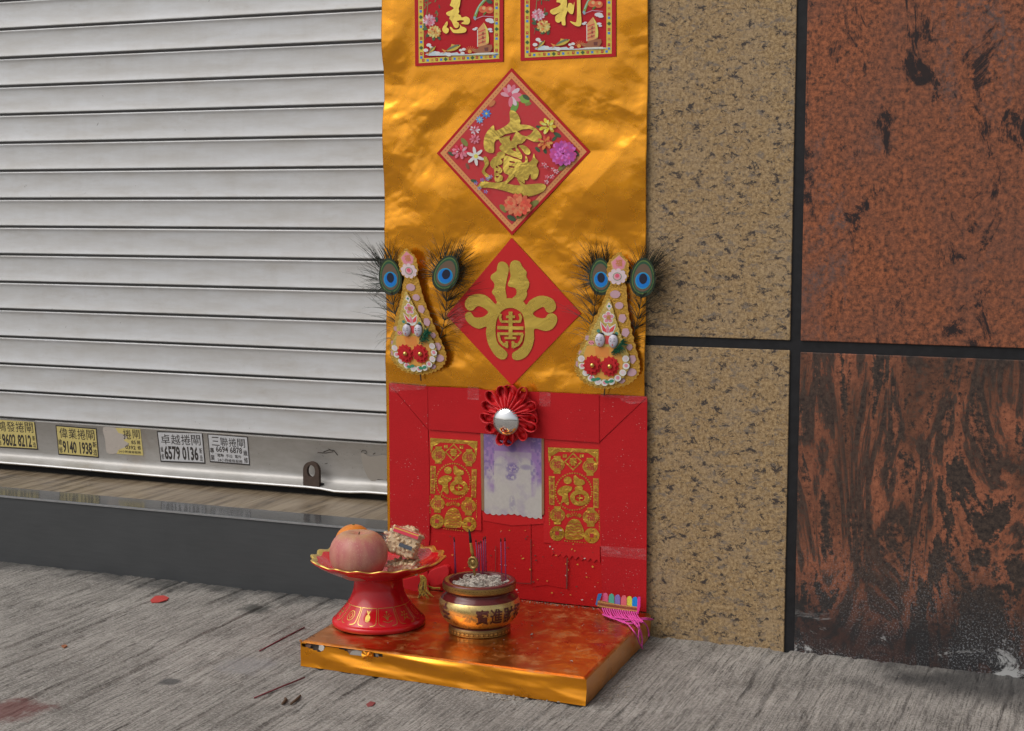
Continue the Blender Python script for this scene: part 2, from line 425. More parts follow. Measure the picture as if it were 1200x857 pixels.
def ball(c, r, nu=16, nv=10, f=None):
    """ellipsoid; r a number or (rx, ry, rz); poles along z"""
    rx, ry, rz = r if hasattr(r, '__len__') else (r, r, r)
    V = [(c[0], c[1], c[2] - rz)]
    for j in range(1, nv):
        ph = -math.pi / 2 + math.pi * j / nv
        for i in range(nu):
            th = 2 * math.pi * i / nu; k = f(th, ph) if f else 1
            V.append((c[0] + rx * k * math.cos(ph) * math.cos(th), c[1] + ry * k * math.cos(ph) * math.sin(th), c[2] + rz * math.sin(ph) * (k if f else 1)))
    V.append((c[0], c[1], c[2] + rz)); F = []
    for i in range(nu): F.append((0, 1 + (i + 1) % nu, 1 + i))
    for j in range(nv - 2):
        for i in range(nu):
            a, b = 1 + j * nu + i, 1 + j * nu + (i + 1) % nu
            F.append((a, b, b + nu, a + nu))
    t = len(V) - 1; s = 1 + (nv - 2) * nu
    for i in range(nu): F.append((s + i, s + (i + 1) % nu, t))
    return V, F
def smooth(pts, n=4, closed=True):
    out = []; m = len(pts)
    rng = range(m) if closed else range(m - 1)
    for i in rng:
        if closed: p0, p1, p2, p3 = (pts[(i + k - 1) % m] for k in range(4))
        else: p0, p1, p2, p3 = pts[max(i - 1, 0)], pts[i], pts[i + 1], pts[min(i + 2, m - 1)]
        for k in range(n):
            t = k / n
            out.append(tuple(0.5 * (2 * b + (c - a) * t + (2 * a - 5 * b + 4 * c - d) * t * t + (3 * b - a - 3 * c + d) * t ** 3)
                             for a, b, c, d in zip(p0, p1, p2, p3)))
    if not closed: out.append(tuple(pts[-1]))
    return out
def tess(loops):
    """loops: outer + holes, 2D -> (verts2d, tris)"""
    L = [[Vector((p[0], p[1], 0)) for p in lp] for lp in loops]
    tri = tessellate_polygon(L)
    return [p for lp in loops for p in lp], [tuple(t) for t in tri]
_G = {}
def glyph(s, bold=0.0):
    """outline of a text, normalised to its bounding box (u right, v down)"""
    k = (s, bold)
    if k not in _G:
        cu = bpy.data.curves.new('t', 'FONT'); cu.body = s; cu.resolution_u = 2; cu.offset = bold
        ob = bpy.data.objects.new('t', cu); COL.objects.link(ob)
        bpy.context.view_layer.update()
        me = ob.to_mesh(); me.calc_loop_triangles()
        V = [(v.co.x, v.co.y) for v in me.vertices]; T = [tuple(t.vertices) for t in me.loop_triangles]
        ob.to_mesh_clear(); bpy.data.objects.remove(ob); bpy.data.curves.remove(cu)
        if not V: V, T = [(0, 0), (1, 0), (1, 1)], []
        x0, x1 = min(v[0] for v in V), max(v[0] for v in V); y0, y1 = min(v[1] for v in V), max(v[1] for v in V)
        _G[k] = ([((a - x0) / max(1e-6, x1 - x0), (y1 - b) / max(1e-6, y1 - y0)) for a, b in V], T)
    return _G[k]
class Print:
    """flat coloured shapes on a surface; fn(px, py, lift) -> world point"""
    def __init__(s, fn, layer=0.00012):
        s.fn, s.V, s.F, s.C, s.ly, s.k, s.cnt = fn, [], [], [], layer, 0, 0
    def raw(s, V2, T, col, layer=None):
        s.cnt += 1; lift = s.ly * (s.k if layer is None else layer) + 2.5e-6 * s.cnt
        b = len(s.V); s.V += [tuple(s.fn(x, y, lift)) for x, y in V2]
        s.F += [tuple(i + b for i in t) for t in T]; s.C += [col] * len(T); return s
    def poly(s, pts, col, sm=0, holes=(), layer=None):
        if sm: pts = smooth(pts, sm)
        v, t = tess([pts] + list(holes)); return s.raw(v, t, col, layer)
    def rect(s, x0, y0, x1, y1, col, layer=None): return s.poly([(x0, y0), (x1, y0), (x1, y1), (x0, y1)], col, 0, (), layer)
    def disc(s, x, y, r, col, n=14, ry=None, rot=0, layer=None):
        ry = ry or r; c, q = math.cos(rot), math.sin(rot)
        P = [(r * math.cos(2 * math.pi * i / n), ry * math.sin(2 * math.pi * i / n)) for i in range(n)]
        return s.poly([(x + a * c - b * q, y + a * q + b * c) for a, b in P], col, 0, (), layer)
    def line(s, pts, wd, col, layer=None):
        L, Rr = [], []
        for i, p in enumerate(pts):
            a, b = pts[max(i - 1, 0)], pts[min(i + 1, len(pts) - 1)]
            d = math.hypot(b[0] - a[0], b[1] - a[1]) or 1; nx, ny = -(b[1] - a[1]) / d, (b[0] - a[0]) / d
            L.append((p[0] + nx * wd / 2, p[1] + ny * wd / 2)); Rr.append((p[0] - nx * wd / 2, p[1] - ny * wd / 2))
        n = len(pts); V = L + Rr
        return s.raw(V, [(i, i + 1, n + i + 1, n + i) for i in range(n - 1)], col, layer)
    def text(s, st, quad, col, bold=0.0, layer=None):
        """quad: four corners (tl, tr, br, bl)"""
        V, T = glyph(st, bold); a, b, c, d = quad
        P = [tuple((a[k] * (1 - u) + b[k] * u) * (1 - v) + (d[k] * (1 - u) + c[k] * u) * v for k in (0, 1)) for u, v in V]
        return s.raw(P, T, col, layer)
    def trect(s, st, x0, y0, x1, y1, col, bold=0.0, layer=None):
        return s.text(st, ((x0, y0), (x1, y0), (x1, y1), (x0, y1)), col, bold, layer)
    def flower(s, x, y, r, cols, rings=4, pet=9, squash=0.9):
        for j in range(rings):
            rr = r * (1 - j / rings); n = max(5, int(pet * (1 - 0.5 * j / rings)))
            for i in range(n):
                a = 2 * math.pi * (i + 0.5 * (j % 2)) / n + random.uniform(-.12, .12)
                c = random.choice(cols); k = 0.85 + 0.3 * random.random()
                s.disc(x + rr * 0.72 * math.cos(a), y + rr * 0.72 * squash * math.sin(a), rr * 0.34, tuple(v * k for v in c[:3]) + (1,), 7, rr * 0.2, a)
            s.k += 1
        return s
    def build(s, name, mat, parent=None, **kw):
        return mesh(name, s.V, s.F, mat, parent, cols=s.C, **kw)
def onwall(Y): return lambda x, y, l: wall(x, y, Y - l)
def crop(x0, y0, sc): return lambda pts: [(x0 + a / sc, y0 + b / sc) for a, b in pts]

# ================================================================== THE PAVEMENT
def pavement():
    xs = np.concatenate([[-60, -20, -8, -4, -2.4, -1.8], np.arange(-1.45, 1.02, 0.0024), [1.3, 2, 4, 8, 20, 60]])
    ys = np.concatenate([[-60, -20, -8, -4, -2, -1.3], np.arange(-0.95, 0.06, 0.008), [0.5, 1.0]])
    X, Y = np.meshgrid(xs, ys)
    wob = (fbm(X * 3, Y * 5, 3) - .5) * 0.03
    g = vnoise((X + wob) * 95, Y * 5, 5); g2 = vnoise((X + wob) * 230, Y * 13, 9); g3 = vnoise((X + wob) * 48, Y * 3, 11)
    cut = np.clip((0.46 - g) / 0.46, 0, 1) ** 1.1 * 0.0036 * (0.35 + 1.1 * g3) + np.clip((0.38 - g2) / .38, 0, 1) * 0.0011
    pit = np.clip(fbm(X * 60, Y * 40, 21, 3) - .62, 0, 1) * 0.006
    inside = (np.abs(X) < 1.6) & (Y > -1.2)
    Z = np.where(inside, -cut - pit + (fbm(X * 6, Y * 6, 2) - .5) * 0.003, 0.0)
    nx, ny = len(xs), len(ys)
    V = np.stack([X, Y, Z], -1).reshape(-1, 3)
    i = np.arange(nx - 1)[None, :] + np.arange(ny - 1)[:, None] * nx
    F = np.stack([i, i + 1, i + 1 + nx, i + nx], -1).reshape(-1, 4)
    me = bpy.data.meshes.new('pavement'); me.from_pydata(V.tolist(), [], F.tolist()); me.materials.append(M['concrete'])
    o = bpy.data.objects.new('pavement', me); COL.objects.link(o)
    tag(o, kind='structure')
pavement()

# ================================================================== STONE-CLAD WALL
WX0, J0, J1, WX1 = -0.232, 0.459, 0.4755, 2.6
ZJ0, ZJ1, ZT = 0.4825, 0.4985, 1.46
wallo = thing('stone_wall', (0.6, 0.0, 0), 'granite clad shopfront wall with tan and reddish panels and black joints', 'wall')
V, F = box(WX0 + .004, WX1, 0.012, 0.42, -0.03, 2.4)
mesh('masonry_core', V, F, M['core'], wallo)
V, F = box(WX0 + .002, WX1, 0.0035, 0.013, -0.02, 2.4)
mesh('joint_sealant', V, F, M['joint'], wallo)
for z0_, z1_ in ((-.02, ZJ0), (ZJ1, ZT)):
    V, F = box(WX0 + .0004, WX0 + .012, 0.0306, 0.42, z0_, z1_); mesh('tile', V, F, M['beige'], wallo)
def tile(x0, x1, z0, z1, m, label=None):
    V, F = box(x0, x1, 0.0, 0.03, z0, z1)
    o = bevel(mesh('tile', V, F, m, wallo), 0.0012, 2)
    if label: o['label'] = label
tile(WX0, J0, -0.02, ZJ0, M['beige'], 'tan speckled granite panel')
tile(WX0, J0, ZJ1, ZT, M['beige'], 'tan speckled granite panel')
tile(J1, 1.36, -0.02, ZJ0 - .002, M['swirl'], 'black and rust swirled granite panel')
tile(J1, 1.36, ZJ1, ZT, M['red_granite'], 'reddish brown mottled granite panel')
tile(1.376, WX1, -0.02, ZJ0 - .002, M['swirl']); tile(1.376, WX1, ZJ1, ZT, M['red_granite'])
tile(WX0, J0, ZT + .016, 2.39, M['beige']); tile(J1, 1.36, ZT + .016, 2.39, M['red_granite']); tile(1.376, WX1, ZT + .016, 2.39, M['red_granite'])

# ================================================================== DOORSTEP
SX0, SX1, SZ, SY = -3.2, WX0 - 0.001, 0.135, 0.25
st = thing('doorstep', (-1.2, 0.15, 0), 'low dark grey shop step with wood look tiles on top', 'step')
V, F = box(SX0, SX1, 0.011, 0.6, -0.03, SZ - 0.004); bevel(mesh('riser', V, F, M['step'], st), .001)
V, F = box(SX0, SX1, 0.0095, 0.082, SZ - 0.0045, SZ); bevel(mesh('polished_edge_strip', V, F, M['step_top'], st), .0015, 2)
V, F = box(SX0, SX1, 0.0085, 0.0098, SZ - 0.004, SZ - .001); mesh('edge_trim', V, F, M['step_edge'], st)
tx = [-3.2, -2.42, -1.82, -1.22, -0.62, SX1]
for a, b in zip(tx[:-1], tx[1:]):
    V, F = box(a + .0006, b - .0006, 0.0832, 0.6, SZ - .0045, SZ - 0.0006); mesh('wood_tile', V, F, M['woodtile'], st)

# ================================================================== ROLLER SHUTTER
PIT = 0.0592
sh = thing('roller_shutter', (-1.2, SY, SZ), 'closed pale grey metal roller shutter with stickers along its bottom rail', 'shutter')
prof = [(0.004, 0.0592), (-0.0006, 0.0588), (-0.0016, 0.0576), (-0.0016, 0.0560), (-0.0006, 0.0546), (0.0001, 0.050), (0.0004, 0.043), (0.0002, 0.034),
        (-0.0004, 0.024), (-0.0014, 0.014), (-0.0027, 0.0072), (-0.0030, 0.0060), (-0.0026, 0.0050), (0.006, 0.0044), (0.014, 0.001)]
def slat_mesh():
    xs = np.linspace(-3.1, -0.15, 60); V, F = [], []
    for j, (y, z) in enumerate(prof):
        for x in xs: V.append((x, SY + y + 0.0012 * math.sin(x * 5.1 + z * 30) * 0.5, z))
    n = len(xs)
    for j in range(len(prof) - 1):
        for i in range(n - 1): F.append((j * n + i, (j + 1) * n + i, (j + 1) * n + i + 1, j * n + i + 1))
    return V, F
V, F = slat_mesh()
s0 = mesh('slat', V, F, M['slat'], sh, True); sharpen(s0, 50)
Z0 = 0.2465
zs = [Z0 + PIT * k for k in range(36)]
s0.location.z = zs[0]
for z in zs[1:]:
    c = s0.copy(); COL.objects.link(c); c.location.z = z; c.location.y = random.uniform(-.0008, .0008); c.location.x = random.uniform(-.02, .02)
# bottom rail: head bead, inward-leaning face, flange
bp = [(0.010, Z0 + .001), (-0.0008, Z0), (-0.0022, Z0 - .0012), (-0.0020, Z0 - .0028), (-0.0010, Z0 - .0040), (0.0100, 0.176), (0.0102, 0.168), (0.006, 0.161), (-0.012, 0.1545), (-0.016, 0.1535), (-0.017, 0.151), (-0.015, 0.1485), (0.02, 0.1475)]
xs = np.linspace(-3.1, -0.15, 90); V, F = [], []
xr = -0.47
for j, (y, z) in enumerate(bp):
    for x in xs:
        dent = math.exp(-((x - xr - .0) / .035) ** 2)
        dz = -0.004 * dent if j >= 7 else 0; dy = -0.003 * dent if j >= 7 else 0
        V.append((x, SY + y + dy, z + dz + (0.0008 * math.sin(x * 9) if j >= 7 else 0)))
n = len(xs)
for j in range(len(bp) - 1):
    for i in range(n - 1): F.append((j * n + i, (j + 1) * n + i, (j + 1) * n + i + 1, j * n + i + 1))
mi = []
for j in range(len(bp) - 1): mi += [1 if 9 <= j <= 10 else 0] * (n - 1)
br = mesh('bottom_rail', V, F, [M['bar'], M['lip']], sh, True, midx=mi); sharpen(br, 50)
# near-black strip standing in for the shadow line under the rail
V, F = box(-3.1, -0.15, SY + .001, SY + .012, SZ - .0006, 0.150); mesh('rail_shade_strip', V, F, M['dark_gap'], sh)
# padlock eye standing up through the flange
def padlock_eye():
    a = wall(356.5, 565, SY - .012); b = wall(375, 566, SY - .012); t = wall(366, 541, SY - .012)
    x0, x1, zb, zt = a.x, b.x, a.z - .012, t.z
    wd = (x1 - x0); cx = (x0 + x1) / 2; r = wd / 2; zc = zt - r
    out = [(x0, zb), (x1, zb)] + [(cx + r * math.cos(t), zc + r * math.sin(t)) for t in np.linspace(0, math.pi, 15)]
    hole = [(cx + r * .52 * math.cos(t), zc - .001 + r * .68 * math.sin(t)) for t in np.linspace(0, 2 * math.pi, 18, endpoint=False)]
    v, tr = tess([out, hole]); y0, y1 = SY - .016, SY - .008; n = len(v)
    V = [(p[0], y0, p[1]) for p in v] + [(p[0], y1, p[1]) for p in v]
    F = list(tr) + [tuple(i + n for i in q[::-1]) for q in tr]
    m = len(out)
    for i in range(m): F.append((i, (i + 1) % m, n + (i + 1) % m, n + i))
    for i in range(len(hole)): a, b = m + i, m + (i + 1) % len(hole); F.append((a, b, n + b, n + a))
    return V, F
V, F = padlock_eye(); bevel(mesh('padlock_eye', V, F, M['rust'], sh), .0008, 2)
p = wall(366, 566, SY - .012)
V, F = box(p.x - .022, p.x + .022, SY - .0105, SY - .004, p.z - .0035, p.z - .0005); mesh('slot', V, F, M['dark_gap'], sh)

# stickers on the bottom rail (rail face leans inward towards its foot)
def railY(z):
    zA, zB = Z0 - .004, 0.176; return SY - 0.001 + 0.011 * (zA - z) / (zA - zB)
def on_rail(px, py, l):
    p = wall(px, py, SY)
    for _ in range(3): p = wall(px, py, railY(p.z) - 0.0006 - l)
    return p
INK = (0.012, 0.012, 0.014, 1); YEL = rgb(206, 190, 118, 1.25); WHT = rgb(206, 208, 212, 1.1)
def sticker(q, paper, lines, label, torn=None):
    """q: four corner pixels; lines: (text, u0, v0, u1, v1, bold)"""
    def at(u, v):
        a, b, c, d = q
        return tuple((a[k] * (1 - u) + b[k] * u) * (1 - v) + (d[k] * (1 - u) + c[k] * u) * v for k in (0, 1))
    o = on_rail(*at(.5, 1), 0)
    t = thing('sticker', o, label, 'sticker', 'stickers on the shutter rail')
    P = Print(on_rail, .0001)
    if torn is None:
        P.poly([at(0, 0), at(1, 0), at(1, 1), at(0, 1)], INK, 0, (), 0)
        P.poly([at(.022, .035), at(.978, .035), at(.978, .955), at(.022, .955)], paper, 0, (), 1)
    else:
        P.poly([at(*p) for p in torn[1]], rgb(186, 178, 170, 1.2), 3, (), 0)
        P.poly([at(*p) for p in torn[0]], paper, 0, (), 1)
    P.build('paper', M['print_matte'], t)
    L = Print(on_rail, .0001)
    for s_, u0, v0, u1, v1, bd in lines:
        L.text(s_, (at(u0, v0), at(u1, v0), at(u1, v1), at(u0, v1)), INK, bd, 2.2)
    L.build('lettering', M['print_matte'], t)
c0 = crop(0, 480, 9.23); c1 = crop(120, 480, 6.667)
hd = lambda a, b, c, d, v0, v1, u0, u1: [(ch, u0 + (u1 - u0) * (i / 4 + .01), v0, u0 + (u1 - u0) * (i / 4 + .235), v1, .003) for i, ch in enumerate((a, b, c, d))]
sticker(c0([(-62, 96), (375, 120), (412, 438), (-28, 412)]), YEL,
        hd('鴻', '發', '捲', '閘', .08, .43, .05, .95) + [('9602 8212', .14, .5, .86, .93, .03), ('維', .04, .52, .11, .70, .01), ('修', .04, .74, .11, .92, .01), ('新', .89, .52, .96, .70, .01), ('造', .89, .74, .96, .92, .01)],
        'yellow shutter repair sticker whose phone number begins with nine six')
sticker(c0([(600, 170), (1043, 205), (1070, 525), (632, 490)]), YEL,
        hd('偉', '業', '捲', '閘', .07, .42, .07, .95) + [('9140 1938', .13, .5, .85, .92, .03), ('維', .03, .46, .12, .66, .012), ('修', .03, .72, .12, .93, .012), ('新', .87, .46, .97, .66, .012), ('造', .87, .72, .97, .93, .012)],
        'yellow shutter repair sticker beside the torn yellow one')
sticker(c1([(424, 170), (782, 180), (805, 425), (455, 410)]), WHT,
        hd('卓', '越', '捲', '閘', .09, .42, .06, .95) + [('6579 0136', .11, .46, .86, .92, .035), ('維', .035, .5, .095, .68, .01), ('修', .035, .72, .095, .92, .01), ('新', .89, .5, .95, .68, .01), ('造', .89, .72, .95, .92, .01)],
        'white shutter repair sticker with large bold phone number')
sticker(c1([(820, 188), (1135, 212), (1153, 438), (840, 412)]), WHT,
        hd('三', '聯', '捲', '閘', .10, .40, .08, .93) + [('6694 6878', .18, .41, .83, .62, .02), ('專', .03, .48, .13, .68, .014), ('業', .03, .73, .13, .93, .014), ('維', .86, .48, .96, .68, .014), ('修', .86, .73, .96, .93, .014),
        ('電動  手拉  電件', .2, .67, .8, .79, .008), ('24小時維修服務', .2, .83, .82, .95, .008)],
        'white shutter repair sticker with four rows of small print')
sticker(c1([(5, 135), (295, 150), (320, 360), (20, 340)]), YEL,
        [('捲', .52, .06, .74, .42, .003), ('閘', .78, .05, .97, .38, .003), ('85', .72, .46, .84, .6, .02), ('0392', .55, .66, .82, .8, .02), ('維', .87, .44, .96, .6, .012), ('修', .87, .64, .96, .8, .012), ('24小時維修服務', .36, .85, .95, .95, .01)],
        'torn yellow sticker with its left half ripped away',
        ([(.33, .02), (1, 0), (1, 1), (.30, 1), (.36, .85), (.62, .68), (.66, .58), (.52, .47), (.64, .36), (.56, .26), (.40, .20)], [(.0, .03), (.33, .02), (.68, .3), (.6, .66), (.30, .98), (.05, .98), (.03, .5)]))

def scuffs():
    P = Print(on_rail, .0001); P.k = 1; c = crop(330, 500, 6.12); rnd = random.Random(2); dk = (.03, .026, .022, 1)
    for pts, w_ in (([(258, 186), (320, 190), (372, 180)], .8), ([(300, 182), (340, 168), (375, 172), (402, 206)], 1.0), ([(335, 160), (370, 175)], .6), ([(570, 185), (580, 172), (605, 175), (612, 190), (590, 194)], .8), ([(655, 200), (672, 188)], .9), ([(310, 268), (330, 262)], .6),
                    ([(745, 205), (745, 245)], 1.0), ([(738, 222), (764, 222)], .9), ([(738, 236), (764, 232)], .8), ([(742, 208), (762, 212)], .7), ([(684, 380), (770, 382)], .9), ([(700, 362), (760, 358)], .5)):
        P.line(c(pts), w_, dk)
    for i in range(90):
        x, y = rnd.uniform(240, 770), rnd.uniform(110, 300); r = rnd.uniform(.12, .45)
        P.disc(*c([(x, y)])[0], r, dk, 5, r * .6, rnd.uniform(0, 3))
    for i in range(60):
        x, y = rnd.uniform(60, 320), rnd.uniform(492, 545); P.disc(x, y, rnd.uniform(.12, .4), dk, 5)
    P.poly(c(smooth([(570, 190), (640, 215), (765, 210), (768, 372), (690, 378), (655, 400), (600, 330)], 3)), rgb(166, 160, 152, 1.0), layer=.2)
    tag(P.build('scuff_marks', M['print_matte'], sh), kind='stuff')
scuffs()

# ================================================================== GOLD FOIL BANNER
BX0, BX1 = -0.2455, 0.2245
BY = -0.0072                                    # nominal plane of the sheet
flat_zones = []                                 # (kind, cx, cz, half, ...) where pasted papers hold the foil flat
def zone_weight(X, Z):
    wt = np.ones_like(X)
    for cx, cz, hx, hz, dia in flat_zones:
        d = (np.abs(X - cx) / hx + np.abs(Z - cz) / hz) if dia else np.maximum(np.abs(X - cx) / hx, np.abs(Z - cz) / hz)
        wt = np.minimum(wt, np.clip((d - .90) / .55, 0.10, 1))
    return wt
pc = lambda x, y: wall(x, y, BY)
a = pc(600, 178); flat_zones.append((a.x, a.z, .137, .137, True))
a = pc(597, 363); flat_zones.append((a.x, a.z, .117, .128, True))
a = pc(538, -10); flat_zones.append((a.x, a.z, .083, .135, False))
a = pc(666, -20); flat_zones.append((a.x, a.z, .083, .135, False))
def ban_dy(X, Z):
    wx = (fbm(X * 9, Z * 9, 31) - .5) * .05; wz = (fbm(X * 9, Z * 9, 47) - .5) * .05
    x, z = X + wx, Z + wz
    big = fbm(x * 5 + z * 2.0, z * 9 - x * 2, 61, 2) - .5
    rn = np.random.RandomState(5); fac = 0
    for k in range(13):                           # sharp random folds in many directions
        an = rn.uniform(0, math.pi); fr = rn.uniform(5, 17) * (1.5 if k > 7 else 1)
        ph = (x * math.cos(an) + z * math.sin(an) * 1.3) * fr + rn.uniform(0, 9) + 1.6 * (fbm(X * 4, Z * 4, 200 + k, 2) - .5)
        m = np.clip((vnoise(X * 5 + k * 3.1, Z * 5 - k * 1.7, 300 + k) - .35) / .3, 0, 1)
        fac = fac + (np.abs((ph % 2) - 1) - .5) * m / fr
    for k in range(12):                           # short tight creases
        an = rn.uniform(0, math.pi); fr = rn.uniform(24, 60)
        ph = (x * math.cos(an) + z * math.sin(an) * 1.2) * fr + rn.uniform(0, 9) + 2.2 * (fbm(X * 7, Z * 7, 400 + k, 2) - .5)
        m = np.clip((vnoise(X * 9 + k * 2.3, Z * 9 - k * 1.1, 500 + k) - .5) / .25, 0, 1)
        fac = fac + .8 * (np.abs((ph % 2) - 1) - .5) * m / fr
    fine = fbm(x * 60, z * 75, 91, 3) - .5
    d = big * .0070 + fac * .036 + fine * .0010
    return .0066 * np.tanh(d / .0072) * zone_weight(X, Z)
def banner():
    xs = np.linspace(BX0, BX1, 230); zs_ = np.linspace(0.045, 1.5, 640)
    X, Z = np.meshgrid(xs, zs_)
    D = ban_dy(X, Z) * np.clip((Z - .385) / .05, .08, 1.0)
    Xw = X + (fbm(Z * 6, X * 0, 5, 3) - .5) * .003 * np.abs((X - .0) / .235) ** 6
    V = np.stack([Xw, BY + D, Z], -1).reshape(-1, 3)
    nx, ny = len(xs), len(zs_)
    i = np.arange(nx - 1)[None, :] + np.arange(ny - 1)[:, None] * nx
    F = np.stack([i, i + 1, i + 1 + nx, i + nx], -1).reshape(-1, 4)
    o = mesh('gold_foil_banner', V.tolist(), F.tolist(), M['foil'], None, True, origin=(0, BY, 0.05))
    tag(o, 'tall crinkled gold foil sheet hung on the pier above red panel', 'banner')
    m = o.modifiers.new('thickness', 'SOLIDIFY'); m.thickness = .0003; m.offset = 0
banner()

# ================================================================== PAPERS ON THE BANNER
PY = BY - 0.0024
def plate(name, pts, Y, th, mat, parent=None, holes=(), **kw):
    """a flat piece cut to an outline given in photograph pixels, front on plane Y, thickness th towards the wall"""
    v, t = tess([pts] + list(holes)); n = len(v)
    Wp = [wall(p[0], p[1], Y) for p in v]
    V = [tuple(p) for p in Wp] + [(p.x, p.y + th, p.z) for p in Wp]
    # orient the front towards -y
    F = []
    for q in t:
        a, b, c = (Wp[i] for i in q); nrm = (b - a).cross(c - a)
        q = q if nrm.y < 0 else q[::-1]
        F.append(q); F.append(tuple(i + n for i in q[::-1]))
    k = 0
    for lp in [pts] + list(holes):
        m = len(lp)
        for i in range(m): F.append((k + i, k + (i + 1) % m, n + k + (i + 1) % m, n + k + i))
        k += m
    return mesh(name, V, F, mat, parent, **kw)
def affine(src, dst):
    A = np.array([[x, y, 1] for x, y in src], float); B = np.array(dst, float); T = np.linalg.solve(A, B)
    return lambda x, y: (x * T[0, 0] + y * T[1, 0] + T[2, 0], x * T[0, 1] + y * T[1, 1] + T[2, 1])

GRN, DGR = rgb(70, 120, 40), rgb(40, 75, 45); PNK, LPK, MAG = rgb(214, 110, 130), rgb(236, 190, 200), rgb(196, 60, 140)
ORA, BLU, WHI, YLW = rgb(225, 120, 50), rgb(60, 120, 200), rgb(225, 222, 220, 1.1), rgb(222, 196, 50)
REDP, BRN = rgb(176, 26, 36), rgb(120, 70, 50); TEAL = rgb(60, 130, 110); PUR = rgb(130, 80, 170); OLV = rgb(120, 120, 50)

def character_poster(x0, y0, sc, outline, inner, goldpolys, dx, label):
    c = crop(x0, y0, sc)
    ol = c(outline)
    o = wall(sum(p[0] for p in ol) / 4, ol[2][1], PY)
    t = thing('character_poster', o, label, 'poster', 'small posters along the top of the gold foil')
    plate('sheet', ol, PY, .0008, M['red_gloss'], t)
    P = Print(onwall(PY - .0002)); P.k = 0
    A = inner                                    # yellow frame rectangle outer, as (l, r, bl, br) tuples
    (lx0, ly0), (lx1, ly1), (rx1, ry1), (rx0, ry0) = A
    wB = 58
    fr = [(lx0, ly0), (lx1, ly1), (rx1, ry1), (rx0, ry0), (rx0 - wB - 4, ry0), (rx1 - wB - 4, ry1 - wB), (lx1 + wB, ly1 - wB), (lx0 + wB, ly0)]
    P.poly(c(fr), rgb(206, 186, 60)); P.k = 1
    # motifs along the frame
    seq = ['g', 'rb', 'f', 'rb']
    def motif(x, y, k, vert):
        if k == 'g':
            P.poly(c([(x - 26, y), (x, y - 26), (x + 26, y), (x, y + 26)]), GRN); P.disc(*c([(x, y)])[0], 1.6, DGR, 8, layer=2)
        elif k == 'f':
            P.disc(*c([(x, y)])[0], 2.2, rgb(216, 160, 60), 9); P.disc(*c([(x, y)])[0], 1.0, rgb(180, 120, 40), 7, layer=2)
        else:
            e = (0, 22) if vert else (26, 0)
            P.rect(*c([(x - e[0] - 15, y - e[1] - 17)])[0], *c([(x - e[0] + 15, y - e[1] + 17)])[0], REDP)
            P.rect(*c([(x + e[0] - 14, y + e[1] - 14)])[0], *c([(x + e[0] + 14, y + e[1] + 14)])[0], BLU)
            P.rect(*c([(x - e[0] - 5, y - e[1] - 8)])[0], *c([(x - e[0] + 5, y - e[1] + 3)])[0], rgb(220, 160, 60), 2)
    n = 12
    for i in range(1, n):
        u = i / n; motif(lx1 + (rx1 - lx1) * u, ly1 + (ry1 - ly1) * u - wB / 2, seq[i % 4], False)
    for i in range(9):
        y = ly1 - 90 - i * 90
        motif(lx1 + wB / 2 + (lx0 - lx1) * i / 14, y, seq[(i + 3) % 4], True); motif(rx1 - wB / 2 - 2, y - 40, seq[(i + 1) % 4], True)
    P.k = 1
    q = lambda x, y: c([(x + dx[0], y + dx[1])])[0]
    # bamboo sprig, blossoms
    for i in range(26):
        x, y = random.uniform(170, 350), random.uniform(-160, 190)
        if x < 230 and y > 120: continue
        a = random.uniform(.6, 2.6); P.disc(*q(x, y), 2.6, random.choice([DGR, rgb(80, 100, 50), rgb(110, 110, 60)]), 6, .8, a)
    P.line([q(205, -150), q(215, 20), q(200, 190)], .8, rgb(110, 120, 70))
    P.k = 2
    for (x, y) in ((180, 340), (215, 410), (280, 450), (345, 445), (315, 230), (180, 300)):
        P.disc(*q(x, y), 3.2, random.choice([DGR, rgb(60, 95, 60)]), 7, 1.9, random.uniform(0, 3))
    P.line([q(170, 380), q(190, 420), q(178, 470)], .7, rgb(120, 80, 50))
    P.k = 3; P.flower(*q(228, 240), 7.6, [PNK, LPK, rgb(205, 140, 165)], 5, 12)
    P.flower(*q(290, 375), 7.8, [rgb(226, 170, 80), rgb(232, 195, 120), rgb(215, 130, 60)], 5, 14)
    P.disc(*q(265, 345), 1.5, rgb(205, 80, 50), 7)
    # pomegranates and leaf on the right
    P.k = 2
    P.line(smooth([q(900, -20), q(830, 60), q(790, 130), q(760, 220)], 3, False), 3.2, rgb(120, 150, 60)); P.k += 1
    P.line(smooth([q(890, -20), q(815, 70), q(770, 170)], 3, False), 1.1, rgb(150, 190, 180))
    P.disc(*q(765, 215), 2.6, rgb(120, 160, 170), 8, 1.6, 1.2)
    for x, y in ((860, 110), (935, 118)):
        P.disc(*q(x, y), 5.0, rgb(225, 100, 50), 14, 4.2); P.k += 1; P.disc(*q(x + 10, y - 12), 2.0, rgb(240, 170, 110), 8)
        P.disc(*q(x - 12, y + 12), 2.2, rgb(200, 70, 40), 8, 1.2)
    P.disc(*q(880, 160), 3.0, GRN, 7, 1.0, -.8); P.line([q(770, 225), q(860, 190), q(985, 200)], .9, rgb(190, 140, 160))
    P.disc(*q(935, 20), 4.0, DGR, 8, 2.4, .4)
    # clouds, junk under sail
    for x, y, r in ((935, 238, 5), (960, 258, 3.4), (760, 345, 2.6), (780, 330, 2), (940, 345, 3), (955, 370, 2.2)):
        P.disc(*q(x, y), r, rgb(205, 205, 210), 9, r * .5)
    P.k += 1
    P.poly([q(870, 265), q(800, 345), q(790, 400), q(798, 545), q(815, 555), q(925, 515), q(930, 440), q(915, 340)], rgb(222, 150, 90)); P.k += 1
